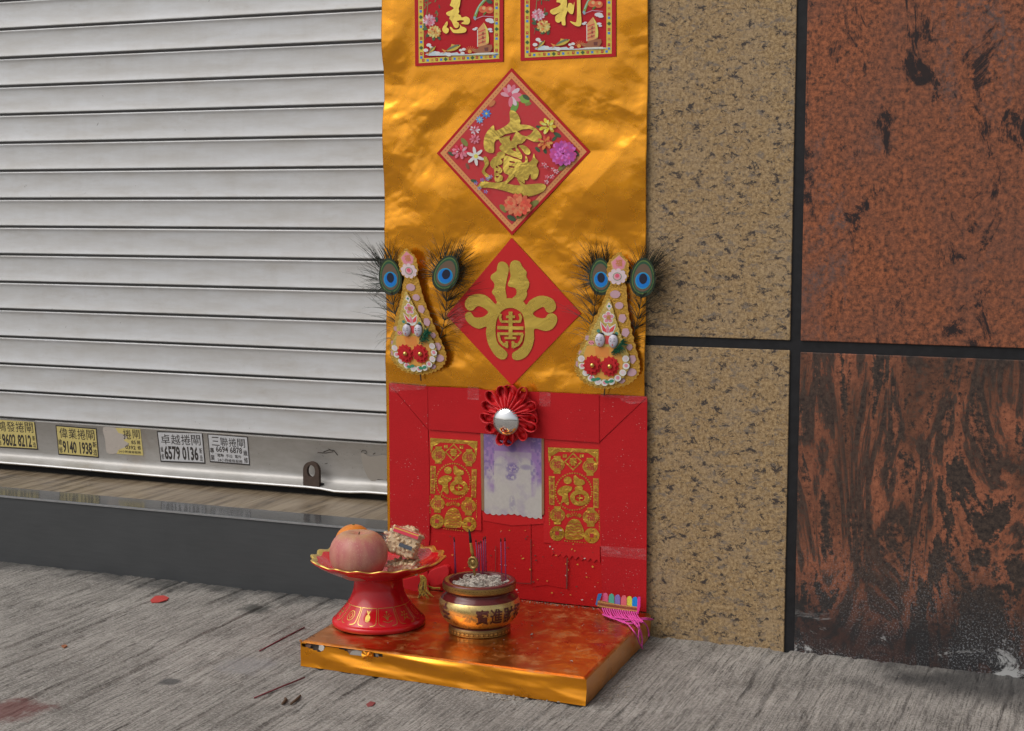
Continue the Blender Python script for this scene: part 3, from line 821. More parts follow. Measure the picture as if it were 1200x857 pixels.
    P.poly([q(870, 265), q(915, 340), q(930, 440), q(928, 500), q(895, 510), q(900, 400)], rgb(226, 200, 90))
    for i in range(4): P.line([q(803, 380 + i * 45), q(890, 345 + i * 45)], 1.4, rgb(205, 80, 60))
    P.line([q(796, 350), q(797, 550)], .9, rgb(220, 215, 205))
    P.k += 1
    for i in range(3): P.trect('順風利'[i], *q(845, 375 + i * 50), *q(872, 412 + i * 50), rgb(120, 40, 30))
    P.poly([q(720, 570), q(800, 575), q(820, 545), q(965, 525), q(945, 610), q(830, 625), q(760, 615)], rgb(150, 90, 55), 2); P.k += 1
    P.poly([q(875, 560), q(925, 555), q(920, 600), q(880, 600)], rgb(100, 40, 35))
    for i in range(9): a = math.pi * (1 + i / 8); P.line([q(715 + 20 * math.cos(a), 600 + 20 * math.sin(a)), q(715 + 65 * math.cos(a), 600 + 60 * math.sin(a))], .55, rgb(205, 120, 60))
    P.disc(*q(705, 605), 2.4, rgb(220, 150, 60), 8)
    # waves and two carp
    P.poly([q(228, 655), q(235, 620), q(300, 600), q(360, 620), q(420, 612), q(480, 625), q(560, 615), q(620, 640), q(985, 622), q(985, 640)], rgb(190, 205, 215), 2)
    P.k += 1
    P.poly([q(670, 640), q(800, 622), q(985, 615), q(985, 634)], rgb(225, 215, 200))
    for x, y, r in ((225, 530, 3), (190, 590, 3), (250, 555, 2), (600, 590, 2.2), (635, 580, 2.4), (620, 625, 2.6), (330, 625, 3), (460, 640, 3.4)):
        P.disc(*q(x, y), r, rgb(222, 226, 230), 8, r * .7)
    P.k += 1
    def carp(x, y, s_, a):
        cs, sn = math.cos(a), math.sin(a)
        w_ = lambda pts: [q(x + (u * cs - v * sn) * s_, y + (u * sn + v * cs) * s_) for u, v in pts]
        P.poly(w_([(-75, 5), (-30, -22), (40, -30), (95, -12), (100, 4), (40, 28), (-20, 24)]), rgb(196, 170, 60), 3); P.k += 1
        P.poly(w_([(-70, 0), (-30, -22), (40, -30), (95, -12), (60, -6), (-10, 0)]), rgb(95, 115, 85), 3)
        P.poly(w_([(-70, 2), (-120, -40), (-105, 5), (-135, 25)]), rgb(224, 140, 60)); P.poly(w_([(-10, -25), (10, -52), (45, -30)]), rgb(214, 170, 60)); P.k += 1
        P.disc(*w_([(80, -8)])[0], .7, (0.02, .02, .02, 1), 6)
    carp(500, 570, 1.0, -.35); carp(258, 588, .62, -.75)
    P.build('printed_picture', M['print'], t)
    for g in goldpolys:
        pass
    V, F = [], []
    G_ = Print(onwall(PY - .0024), .0001); G_.k = 0
    for g in goldpolys: G_.poly(c(smooth(g, 3)), (1, 1, 1, 1))
    G_.build('gold_character', M['gold_char'], t)
YI = [(525, -120), (600, -120), (590, 50), (575, 100), (582, 140), (570, 165), (598, 182), (612, 207), (660, 195), (698, 215), (708, 250), (690, 285), (645, 287), (605, 275), (640, 247), (600, 238), (552, 250), (578, 272), (575, 310), (555, 330), (525, 320), (510, 290), (490, 250), (465, 218), (472, 195), (440, 180), (430, 150), (480, 125), (518, 97), (472, 65), (485, 30)]
YI2 = [(440, 250), (447, 290), (432, 318), (458, 340), (455, 375), (430, 395), (400, 380), (382, 345), (402, 300)]
YI3 = [(470, 320), (492, 322), (520, 350), (570, 345), (590, 320), (585, 285), (610, 310), (650, 325), (668, 350), (650, 380), (590, 390), (520, 388), (490, 360)]
LI = [(530, -120), (580, -110), (595, 30), (590, 85), (607, 112), (575, 200), (578, 288), (560, 300), (535, 290), (528, 250), (500, 268), (465, 255), (455, 215), (470, 180), (520, 142), (470, 165), (430, 172), (400, 150), (398, 125), (430, 105), (490, 80), (522, 50), (500, 30), (470, 15)]
LI2 = [(612, 42), (648, 40), (668, 62), (682, 20), (675, 120), (660, 165), (630, 160), (612, 140), (598, 112)]
LI3 = [(712, -120), (750, -120), (753, 0), (755, 120), (765, 260), (750, 305), (715, 310), (670, 290), (630, 255), (640, 250), (680, 262), (705, 250), (712, 130)]
character_poster(480, 0, 10, [(48, -1150), (65, 778), (1097, 725), (1100, -1170)], [(92, -1100), (108, 742), (1050, 690), (1055, -1100)], [YI, YI2, YI3], (0, 0),
                 'red and gold character poster with junk and carp beside the banner left edge')
character_poster(605, 0, 10, [(46, -1200), (50, 715), (1168, 665), (1165, -1220)], [(97, -1150), (100, 678), (1118, 630), (1122, -1150)], [LI, LI2, LI3], (30, -65),
                 'red and gold character poster with junk and carp beside the banner right edge')

# -------- the diamond of blended characters among flowers
def flower_diamond():
    c = crop(505, 70, 4.08); T_ = [(385, 40), (762, 440), (387, 840), (28, 448)]
    cx, cy = 389, 441
    k = lambda f: c([(cx + (x - cx) * f, cy + (y - cy) * f) for x, y in T_])
    t = thing('flower_diamond_poster', wall(600, 275, PY), 'red diamond poster with blended gold characters ringed by printed flowers', 'poster')
    plate('sheet', k(1.0), PY, .0008, M['red_gloss'], t)
    P = Print(onwall(PY - .0002)); P.k = 0
    P.poly(k(.955), rgb(222, 140, 80)); P.poly(k(.875), REDP, layer=1); P.poly(k(.862), rgb(186, 22, 36), layer=2)
    ed = k(.915)
    for i in range(4):
        a, b = ed[i], ed[(i + 1) % 4]; dx, dy = (b[0] - a[0]), (b[1] - a[1]); L = math.hypot(dx, dy); ang = math.atan2(dy, dx)
        for j in range(1, 30):
            u = j / 30; x, y = a[0] + dx * u, a[1] + dy * u
            P.disc(x, y, .9, rgb(150, 80, 50), 6, .42, ang + (.9 if j % 2 else -.9), layer=1)
    q = lambda x, y: c([(x, y)])[0]
    P.k = 3
    # leaves
    for x, y, r, a, cl in ((440, 188, 9, .5, rgb(120, 160, 60)), (400, 228, 8, -1.1, rgb(100, 150, 60)), (465, 212, 4, -.3, OLV), (455, 180, 5, .6, DGR), (605, 360, 5, .5, DGR), (590, 378, 4, -.8, DGR), (510, 430, 4, .8, DGR), (545, 436, 4, 1.2, DGR),
                           (515, 322, 3.5, .3, DGR), (628, 515, 6, -.7, OLV), (690, 445, 6, .7, rgb(70, 60, 30)), (160, 395, 6, .9, OLV), (95, 450, 4, .5, DGR), (345, 712, 6, .9, OLV), (490, 690, 7, -.5, OLV), (385, 758, 6, .5, DGR), (425, 748, 5, -.5, OLV), (205, 580, 4, .2, DGR), (175, 510, 4, 1.2, BRN)):
        P.disc(*q(x, y), r, cl, 9, r * .5, a)
    P.k = 4
    for i in range(9):                            # lotus
        a = R(-170 + i * 33); P.disc(q(383, 172)[0] + 6.5 * math.cos(a), q(383, 172)[1] + 7.5 * math.sin(a), 6.2, random.choice([PNK, LPK, rgb(232, 150, 165)]), 9, 2.7, a)
    P.k += 1; P.disc(*q(378, 165), 2.6, rgb(205, 70, 100), 9)
    for x, y, r, cl in ((265, 258, 5.6, BLU), (233, 287, 4.6, rgb(110, 160, 220))):
        for i in range(8): a = math.pi * i / 4; P.disc(q(x, y)[0] + r * .55 * math.cos(a), q(x, y)[1] + r * .55 * math.sin(a), r * .5, cl, 7, r * .22, a)
        P.k += 1; P.disc(*q(x, y), r * .25, YLW, 7)
    P.disc(*q(293, 210), 5, rgb(190, 110, 60), 8, 2.6, -.8)
    P.flower(*q(210, 335), 6.0, [PNK, LPK, rgb(220, 70, 100)], 3, 8); P.flower(*q(210, 380), 6.2, [PNK, rgb(230, 120, 140)], 3, 8)
    P.flower(*q(140, 440), 9.5, [PNK, rgb(230, 120, 140), rgb(240, 170, 180), rgb(210, 50, 80)], 4, 9)
    P.disc(*q(178, 320), 1.4, PNK, 6); P.disc(*q(245, 312), 1.3, PNK, 6)
    for i in range(6):
        a = R(20 + i * 60); P.disc(q(212, 462)[0] + 5.3 * math.cos(a), q(212, 462)[1] + 6 * math.sin(a), 5.6, WHI, 9, 2.0, a)
    P.k += 1; P.disc(*q(215, 462), 2.6, rgb(225, 205, 90), 8)
    P.flower(*q(557, 318), 10.2, [YLW, rgb(232, 214, 110), rgb(205, 165, 40)], 4, 7); P.flower(*q(545, 398), 9.0, [ORA, rgb(232, 150, 70), rgb(214, 70, 50)], 4, 7)
    P.flower(*q(632, 448), 15.5, [MAG, rgb(206, 100, 190), rgb(170, 60, 150)], 6, 18)
    P.flower(*q(415, 695), 16.0, [rgb(224, 90, 60), rgb(232, 120, 80), rgb(214, 70, 50)], 5, 14, .75)
    P.line(smooth([q(660, 500), q(600, 545), q(570, 560), q(545, 600)], 3, False), .7, rgb(90, 40, 40)); P.line([q(520, 515), q(560, 512), q(580, 520)], .6, rgb(90, 40, 40))
    for x, y in ((550, 512), (585, 525), (555, 560), (580, 560), (552, 585), (540, 500), (600, 535)): P.flower(*q(x, y), 2.9, [LPK, PNK], 2, 5)
    for x, y in ((245, 575), (215, 590), (262, 632), (285, 560), (232, 615), (270, 570)): P.flower(*q(x, y), 2.6, [rgb(130, 160, 220), BLU], 2, 5)
    P.build('printed_flowers', M['print'], t)
    g = crop(550, 120, 7.145)
    G1 = [(338, 75), (375, 72), (412, 110), (428, 160), (425, 185), (470, 188), (520, 200), (570, 230), (605, 280), (600, 310), (580, 330), (540, 330), (480, 305), (470, 315), (440, 345), (405, 352), (400, 378), (440, 440), (436, 478), (395, 462), (330, 440), (265, 405), (252, 375), (272, 352), (255, 330), (243, 310), (210, 335), (207, 415), (165, 422), (128, 395), (120, 330), (140, 260), (200, 192), (215, 235), (255, 225), (300, 200), (330, 175), (340, 150)]
    H1 = [(245, 302), (300, 268), (390, 248), (365, 300), (348, 330), (335, 302), (345, 278), (300, 287)]; H2 = [(402, 245), (440, 228), (500, 222), (538, 236), (510, 270), (475, 285), (440, 275)]; H3 = [(350, 388), (383, 378), (392, 412), (370, 405)]
    G2 = [(415, 365), (450, 358), (495, 385), (512, 420), (495, 440), (465, 430), (440, 395)]
    G3 = [(470, 450), (486, 466), (496, 505), (525, 480), (540, 428), (552, 465), (578, 495), (562, 528), (582, 575), (562, 640), (520, 642), (510, 600), (485, 650), (455, 640), (440, 600), (450, 560), (440, 510), (465, 500)]
    G4 = [(300, 447), (375, 470), (440, 498), (452, 600), (465, 675), (440, 668), (380, 620), (300, 545), (285, 520)]
    h4 = [[(335, 490), (382, 498), (380, 511), (336, 504)], [(330, 530), (378, 538), (376, 550), (332, 545)]]
    G5 = [(175, 500), (225, 450), (275, 490), (270, 518), (240, 530), (275, 558), (270, 588), (247, 600), (280, 620), (270, 658), (215, 662), (207, 565), (182, 540)]
    h5 = [[(222, 530), (240, 540), (238, 552), (222, 548)], [(222, 575), (244, 580), (240, 592), (222, 590)], [(222, 615), (246, 618), (240, 632), (222, 630)]]
    G6 = [(112, 470), (140, 455), (165, 515), (128, 575), (175, 618), (170, 653), (132, 620), (105, 580), (130, 520)]
    G7 = [(70, 700), (115, 655), (160, 668), (240, 672), (300, 660), (330, 612), (292, 590), (280, 530), (312, 543), (365, 602), (450, 682), (490, 688), (600, 680), (642, 700), (620, 745), (540, 780), (450, 790), (370, 765), (250, 730), (150, 715), (75, 716)]
    H7 = [(315, 682), (385, 615), (430, 696), (380, 694)]
    G8 = [(228, 440), (258, 412), (300, 430), (287, 465), (255, 472)]
    G_ = Print(onwall(PY - .0022), .00015)
    for i, (p, hh) in enumerate(((G1, [H1, H2, H3]), (G2, []), (G3, []), (G4, h4), (G5, h5), (G6, []), (G7, [H7]), (G8, []))):
        sm = lambda z: smooth(g(z), 3)
        G_.poly(sm(p), (1, 1, 1, 1), 0, [g(h_) for h_ in hh], layer=i % 3)
    G_.build('gold_characters', M['gold_char'], t)
flower_diamond()

# -------- the plain diamond with the long-life emblem
def emblem_diamond():
    c = crop(520, 270, 4.51)
    t = thing('emblem_diamond_poster', wall(599.8, 451.8, PY), 'plain red diamond paper with hatched gold long life emblem', 'poster')
    plate('sheet', c([(358, 40), (725, 440), (360, 820), (15, 450)]), PY, .0008, M['red_bright'], t)
    g = crop(530, 290, 5.711)
    L1 = [(335, 95), (310, 105), (300, 135), (295, 160), (262, 185), (258, 210), (280, 240), (280, 270), (265, 300), (285, 330), (305, 368), (362, 347), (355, 280), (365, 215), (378, 150), (368, 112)]
    L2 = [(390, 105), (415, 87), (450, 95), (470, 130), (498, 165), (495, 195), (515, 235), (510, 270), (498, 290), (500, 320), (470, 362), (400, 347), (425, 320), (430, 290), (415, 270), (380, 262), (372, 245), (390, 195), (383, 150)]
    B = [(305, 362), (365, 342), (400, 342), (470, 358), (495, 385), (520, 355), (570, 328), (620, 325), (670, 345), (692, 380), (690, 415), (660, 438), (630, 430), (612, 400), (580, 410), (540, 440), (560, 465), (600, 475), (625, 470), (640, 448), (670, 442), (698, 460), (700, 500), (670, 545), (620, 560), (550, 545), (548, 610), (530, 680), (490, 735), (440, 755), (405, 745), (402, 710), (430, 690), (470, 655), (485, 600), (485, 520), (470, 450), (430, 415), (385, 405), (340, 420), (305, 465), (290, 530), (292, 600), (310, 650), (350, 685), (370, 715), (355, 745), (320, 748), (280, 715), (240, 645), (225, 570), (228, 530), (180, 545), (130, 525), (95, 490), (85, 455), (100, 435), (125, 435), (145, 465), (180, 470), (215, 460), (240, 432), (200, 400), (165, 395), (140, 420), (105, 420), (85, 390), (90, 355), (120, 325), (170, 312), (220, 320), (260, 350), (290, 380)]
    G_ = Print(onwall(PY - .0008), .0002)
    for i, p in enumerate((L1, L2, B)): G_.poly(smooth(g(p), 3), (1, 1, 1, 1), layer=i)
    cnt = [3]
    def ln(pts, w_=17):
        cnt[0] += .5; G_.line(g(pts), w_ / 5.711, (1, 1, 1, 1), layer=cnt[0])
    ln([(390, 430), (390, 605)], 26)
    for pts, w_ in (([(360, 465), (420, 465)], 18), ([(325, 497), (457, 497)], 16), ([(302, 537), (476, 541)], 22), ([(302, 578), (474, 580)], 18), ([(350, 607), (428, 607)], 16),
                    ([(325, 445), (318, 470), (330, 497)], 18), ([(448, 445), (460, 470), (452, 497)], 18), ([(307, 578), (318, 625), (340, 650), (374, 668)], 18), ([(470, 580), (460, 625), (440, 652), (404, 670)], 18),
                    ([(365, 628), (365, 672)], 17), ([(405, 628), (405, 672)], 17), ([(340, 650), (365, 640)], 12), ([(440, 652), (405, 640)], 12)):
        ln(pts, w_)
    G_.build('gold_emblem', M['gold_hatch'], t)
    tp = plate('tape', [(516, 371), (538, 352), (548, 372), (536, 392)], PY - .0006, .0002, M['tape'], t)
emblem_diamond()

# ================================================================== RED SHRINE PANEL
RY = -0.0105
panel = thing('red_shrine_panel', (0, RY, 0.042), 'red paper shrine panel with folded flaps taped over the gold foil', 'panel')
plate('lining', [(457, 452), (757, 466), (757, 717.5), (457, 686)], RY + .0022, .0015, M['red_inner'], panel)
top_l = [(455.6, 449), (470, 450.3), (501, 453), (501.4, 503)]
top_c = [(501.4, 453), (560, 455.5), (590, 461), (620, 459), (702, 462.5), (702, 519), (640, 514.5), (565, 508), (502, 503.5)]
top_r = [(702.4, 462.5), (758.4, 465), (702.6, 518)]
fl_l = [(455.6, 449.8), (501.6, 504), (503.2, 560), (503.4, 632), (500, 660), (503, 693), (457.6, 687)]
fl_r = [(758.4, 465.6), (702.8, 519), (703.4, 600), (704.5, 660), (706, 712), (757.4, 717.4)]
plate('corner_fold', top_l, RY - .0016, .0007, M['red_cloth'], panel)
plate('corner_fold', top_r, RY - .0016, .0007, M['red_cloth'], panel)
plate('top_flap', top_c, RY - .0024, .0008, M['red_cloth'], panel)
plate('side_flap', fl_l, RY - .0008, .0008, M['red_cloth'], panel)
plate('side_flap', fl_r, RY - .0008, .0008, M['red_cloth'], panel)
def zig(x0, y0, x1, y1, n, amp):
    return [(x0 + (x1 - x0) * i / n, y0 + (y1 - y0) * i / n + (amp if i % 2 else 0)) for i in range(n + 1)]
plate('torn_strip', [(568, 604), (622, 607), (622.5, 684), (610, 683), (570, 679)], RY + .0010, .0006, M['red_inner'], panel)
plate('torn_strip', [(623, 609), (664, 612), (665, 690), (640, 686), (623.5, 688)], RY + .0014, .0006, M['red_inner'], panel)
plate('torn_strip', [(646, 632), (703, 637)] + zig(703, 660, 646, 652, 16, -4), RY + .0004, .0006, M['red_bright'], panel)
plate('torn_strip', [(503, 625), (568, 628), (569, 676), (545, 672), (527, 676), (504, 668)], RY + .0012, .0006, M['red_inner'], panel)
plate('torn_strip', [(565, 600), (638, 606), (637, 614), (600, 616), (566, 610)], RY - .0002, .0006, M['red_bright'], panel)
for tp in ([(456, 447), (500, 451), (497, 456.5), (468, 458), (466, 461), (457, 459)], [(548, 453), (561, 454), (561, 469), (548, 468)], [(632, 459), (645, 460), (645, 477), (632, 476)],
           [(727, 463), (758, 464.5), (758, 471), (740, 474), (728, 470)], [(704, 652), (757, 656), (757, 643), (704, 640)], [(704, 461), (727, 463), (727, 466.5), (704, 465)]):
    plate('tape', tp, RY - .0030, .0002, M['tape'], panel)
P = Print(onwall(RY - .0001), .0002); P.k = 1
for i in range(150):                             # flakes of gold and scorch holes left where papers were torn away
    x, y = random.uniform(506, 702), random.uniform(618, 705)
    if y > 682 + (x - 457) * .1: continue
    if x < 600 and random.random() < .5: continue
    r = random.uniform(.3, 1.2); col = random.choice([rgb(200, 140, 40), rgb(120, 30, 20), rgb(90, 20, 15), rgb(214, 120, 50), rgb(230, 180, 170)])
    n = 6; a0 = random.uniform(0, 6)
    P.poly([(x + r * random.uniform(.4, 1.3) * math.cos(a0 + 6.283 * k / n) * 1.3, y + r * random.uniform(.4, 1.2) * math.sin(a0 + 6.283 * k / n)) for k in range(n)], col)
for pts, w_ in (([(581, 640), (580.5, 676)], .8), ([(622, 632), (622.4, 684)], .9), ([(664.6, 654), (664, 690)], 1.6), ([(600, 683), (622, 684)], .8)): P.line(pts, w_, rgb(110, 22, 16), layer=6)
tag(P.build('torn_residue', M['print_matte'], panel), kind='stuff')

# -------- red envelopes with gold stamping
def envelope(A, card, label):
    t = thing('red_envelope', wall(card[3][0], card[3][1], RY), label, 'envelope', 'red envelopes tucked into the shrine panel')
    plate('paper', card, RY + .0002, .0008, M['red_bright'], t)
    G_ = Print(lambda x, y, l: wall(*A(x, y), RY - .0002 - l), .00015); W1 = (1, 1, 1, 1)
    H_ = Print(lambda x, y, l: wall(*A(x, y), RY - .0005 - l), .0001); RD = (0.55, 0.016, 0.018, 1)
    def lantern(x, y, r):
        G_.disc(x, y, r, W1, 18, r * .92); G_.rect(x - r * .45, y - r * 1.15, x + r * .45, y - r * .8, W1, 1); G_.rect(x - r * .45, y + r * .8, x + r * .45, y + r * 1.2, W1, 1)
        H_.trect('福', x - r * .5, y - r * .5, x + r * .5, y + r * .5, RD, .01)
        H_.line([(x - r * .85, y), (x - r * .6, y - r * .5), (x - r * .3, y - r * .75)], 4, RD); H_.line([(x + r * .85, y), (x + r * .6, y + r * .5), (x + r * .3, y + r * .75)], 4, RD)
    G_.poly([(75, 88), (437, 103), (437, 130), (75, 116)], W1); G_.poly([(75, 116), (98, 117), (92, 175), (80, 200)], W1); G_.poly([(412, 129), (437, 130), (434, 215), (420, 190)], W1)
    G_.poly([(98, 117), (150, 120), (120, 140), (98, 150)], W1); G_.poly([(360, 127), (412, 129), (412, 165), (390, 145)], W1)
    for i in range(30): H_.disc(88 + i * 11.6, 97 + i * .48 + (9 if i % 2 else 14), 3.0, RD, 6)
    for x in (195, 316): G_.rect(x - 14, 138, x + 14, 162, W1); H_.rect(x - 2, 140, x + 2, 165, RD)
    lantern(140, 212, 54); lantern(376, 226, 54)
    for f, lay in ((66, 0),):
        G_.poly([(255, 190 - f), (255 + f, 190), (255, 190 + f), (255 - f, 190)], W1, 0, [[(255, 190 - f + 13), (255 - f + 13, 190), (255, 190 + f - 13), (255 + f - 13, 190)]])
    G_.trect('春', 226, 160, 284, 220, W1, .025, 1)
    for i in range(46):
        a = 2 * math.pi * i / 46; G_.disc(258 + 131 * math.cos(a), 406 + 133 * math.sin(a), 6.2, W1, 7)
    G_.disc(216, 325, 30, W1, 14, 27)
    G_.poly([(143, 402), (165, 376), (205, 362), (247, 374), (238, 402), (216, 420), (226, 488), (212, 502), (186, 480), (164, 496), (178, 442), (150, 428)], W1, 3, layer=1)
    G_.poly([(258, 302), (272, 288), (296, 312), (330, 322), (338, 348), (302, 364), (264, 352)], W1, 3, layer=1)
    G_.poly([(270, 372), (316, 366), (322, 392), (272, 398)], W1, 2, layer=1)
    ring = [(302 + 70 * math.cos(t), 450 + 58 * math.sin(t)) for t in np.linspace(0, 6.283, 24, endpoint=False)]
    G_.poly(ring, W1, 0, [[(302 + 36 * math.cos(t), 450 + 27 * math.sin(t)) for t in np.linspace(0, 6.283, 14, endpoint=False)]], layer=2)
    G_.line([(280, 450), (324, 452)], 10, W1, 2); G_.line([(302, 430), (302, 472)], 10, W1, 1)
    G_.poly([(80, 294), (122, 296), (120, 502), (84, 500)], W1); G_.poly([(398, 310), (437, 312), (436, 524), (400, 520)], W1)
    for i, (a, b) in enumerate(zip('恭喜發財', '出入平安')):
        H_.trect(a, 88, 304 + i * 49, 114, 344 + i * 49, RD, .01); H_.trect(b, 405, 320 + i * 50, 431, 362 + i * 50, RD, .01)
    for s_, y0, n in ((82, 520, 10), (440, 545, 11)):
        for i in range(n): G_.disc(s_ + i * .4, y0 + i * 13.5, 4, W1, 6)
    lantern(142, 574, 55); lantern(381, 587, 58)
    for x, y in ((218, 578), (302, 578)): G_.poly([(x - 16, y), (x, y - 16), (x + 16, y), (x, y + 16)], W1)
    G_.poly([(262, 600), (300, 615), (318, 650), (332, 690), (322, 745), (205, 748), (196, 700), (205, 655), (225, 620)], W1, 2)
    for i in range(7):
        a = R(-150 + i * 20); G_.line([(262 + 22 * math.cos(a), 600 + 20 * math.sin(a)), (262 + 52 * math.cos(a), 596 + 42 * math.sin(a))], 4, W1)
    for i in range(5):
        y = 640 + i * 22; H_.line([(212 + 6 * (i % 2), y), (236, y - 9), (262, y + 3), (288, y - 9), (318, y + 2)], 4, RD)
    for x, y, r in ((140, 705, 53), (388, 721, 56)):
        G_.disc(x, y, r, W1, 22); H_.poly([(x - 14, y - 16), (x + 15, y - 13), (x + 13, y + 15), (x - 15, y + 13)], RD)
        for a in range(4): H_.disc(x + r * .62 * math.cos(a * 1.571 + .3), y + r * .62 * math.sin(a * 1.571 + .3), 5, (0.2, .06, .01, 1), 6)
    for i in range(9): G_.disc(195 + i * 18, 758 + i * 1.8, 5, W1, 6)
    G_.build('gold_stamping', M['gold_stamp'], t); H_.build('red_detail', M['print'], t)
IDR = affine([(0, 0), (100, 0), (0, 100)], [(630, 510), (630 + 100 / 6.12, 510), (630, 510 + 100 / 6.12)])
lc = crop(490, 500, 6.125)
AL = affine([(75, 88), (437, 103), (140, 705)], lc([(88, 82), (425, 105), (135, 680)]))
envelope(AL, [(502.5, 503), (564, 508.5), (564, 622), (503, 616)], 'gold stamped red envelope between left flap and faded purple card')
envelope(IDR, [(637, 513), (704, 517.5), (705, 641), (637, 636)], 'gold stamped red envelope between faded purple card and right flap')

# -------- faded purple card
def card():
    t = thing('faded_card', wall(600, 604, RY), 'faded white and purple printed card with torn scalloped foot below rosette', 'card')
    nx, ny = 84, 120; q = [(566.5, 503), (634.5, 506), (635, 606), (567.2, 600)]
    def at(u, v): return tuple((q[0][k] * (1 - u) + q[1][k] * u) * (1 - v) + (q[3][k] * (1 - u) + q[2][k] * u) * v for k in (0, 1))
    U, Vv = np.meshgrid((np.arange(nx) + .5) / nx, (np.arange(ny) + .5) / ny)
    n1 = fbm(U * 14, Vv * 18, 3, 4); n2 = fbm(U * 40, Vv * 50, 8, 3); n3 = fbm(U * 6, Vv * 7, 12, 4)
    ell = lambda cx, cy, rx, ry: np.clip(1.15 - ((U - cx) / rx) ** 2 - ((Vv - cy) / ry) ** 2, 0, 1) ** .6
    side = np.clip((np.abs(U - .5) - .31) / .02, 0, 1); top = np.clip((.27 - Vv) / .02, 0, 1)
    fig = np.maximum(np.maximum(ell(.29, .86, .25, .50), ell(.71, .86, .25, .50)), np.maximum(ell(.30, .44, .13, .12), ell(.70, .44, .13, .12)))
    fade = np.clip((.80 - Vv + (n3 - .5) * .7) / .4, 0, 1)
    pur = np.maximum(side * fade, np.maximum(top, fade * (1 - fig) * .55)) * np.clip(.45 + 1.1 * n1, 0, 1)
    pur = np.maximum(pur, np.clip(n3 - .5, 0, 1) * .5)
    ink = np.maximum(ell(.5, .45, .13, .07) * (n2 > .42), ell(.47, .55, .10, .05) * (n1 > .45))
    ink = np.maximum(ink, ell(.73, .43, .11, .035) * .7); ink = np.maximum(ink, ell(.25, .42, .10, .02) * .35)
    ink = np.maximum(ink, ell(.49, .87, .06, .10) * .5 * (n2 > .4)); ink = np.maximum(ink, ell(.62, .36, .06, .05) * .35 * (n2 > .5)); ink = np.maximum(ink, ell(.36, .36, .05, .06) * .35 * (n2 > .5))
    ink = np.maximum(ink, ell(.5, .21, .075, .055)); ink = np.maximum(ink, ell(.08, .13, .1, .09) * (n2 > .4)); ink = np.maximum(ink, ell(.92, .13, .1, .09) * (n2 > .4))
    ink = np.maximum(ink, np.where(side > 0, (vnoise(U * 30, Vv * 26, 5) > .62) * .7 * np.clip((.7 - Vv) / .2, 0, 1), 0))
    ink = np.maximum(ink, np.clip(n3 - .56, 0, 1) * .9)
    wht = np.array([.58, .55, .51]); pl = np.array([.30, .13, .46]); dk = np.array([.15, .10, .34])
    Cc = wht[None, None] * (0.92 + .12 * n2[..., None]); Cc = Cc * (1 - pur[..., None] * .85) + pl * pur[..., None] * .85
    Cc = Cc * (1 - ink[..., None] * .8) + dk * ink[..., None] * .8
    V, F, C_ = [], [], []
    for j in range(ny + 1):
        for i in range(nx + 1):
            u, v = i / nx, j / ny
            if j == ny: v += .018 * abs(math.sin(u * 30)) + .012 * math.sin(u * 9)
            p = at(u, v); V.append(tuple(wall(p[0], p[1], RY - .0010)))
    for j in range(ny):
        for i in range(nx):
            a = j * (nx + 1) + i; F.append((a, a + nx + 1, a + nx + 2, a + 1)); C_.append(tuple(Cc[j, i]) + (1,))
    mesh('printed_face', V, F, M['print_matte'], t, cols=C_)
    cb = simple('brown_cardboard', (0.30, 0.17, 0.08, 1), .8, 0, .2, 80)
    plate('card_edge', [(563, 507), (566.6, 507), (567.4, 599), (564.4, 598)], RY - .0014, .0016, cb, t)
    plate('card_edge', [(634.4, 507), (637.2, 507), (637.4, 603), (634.8, 604)], RY - .0014, .0016, cb, t)
card()

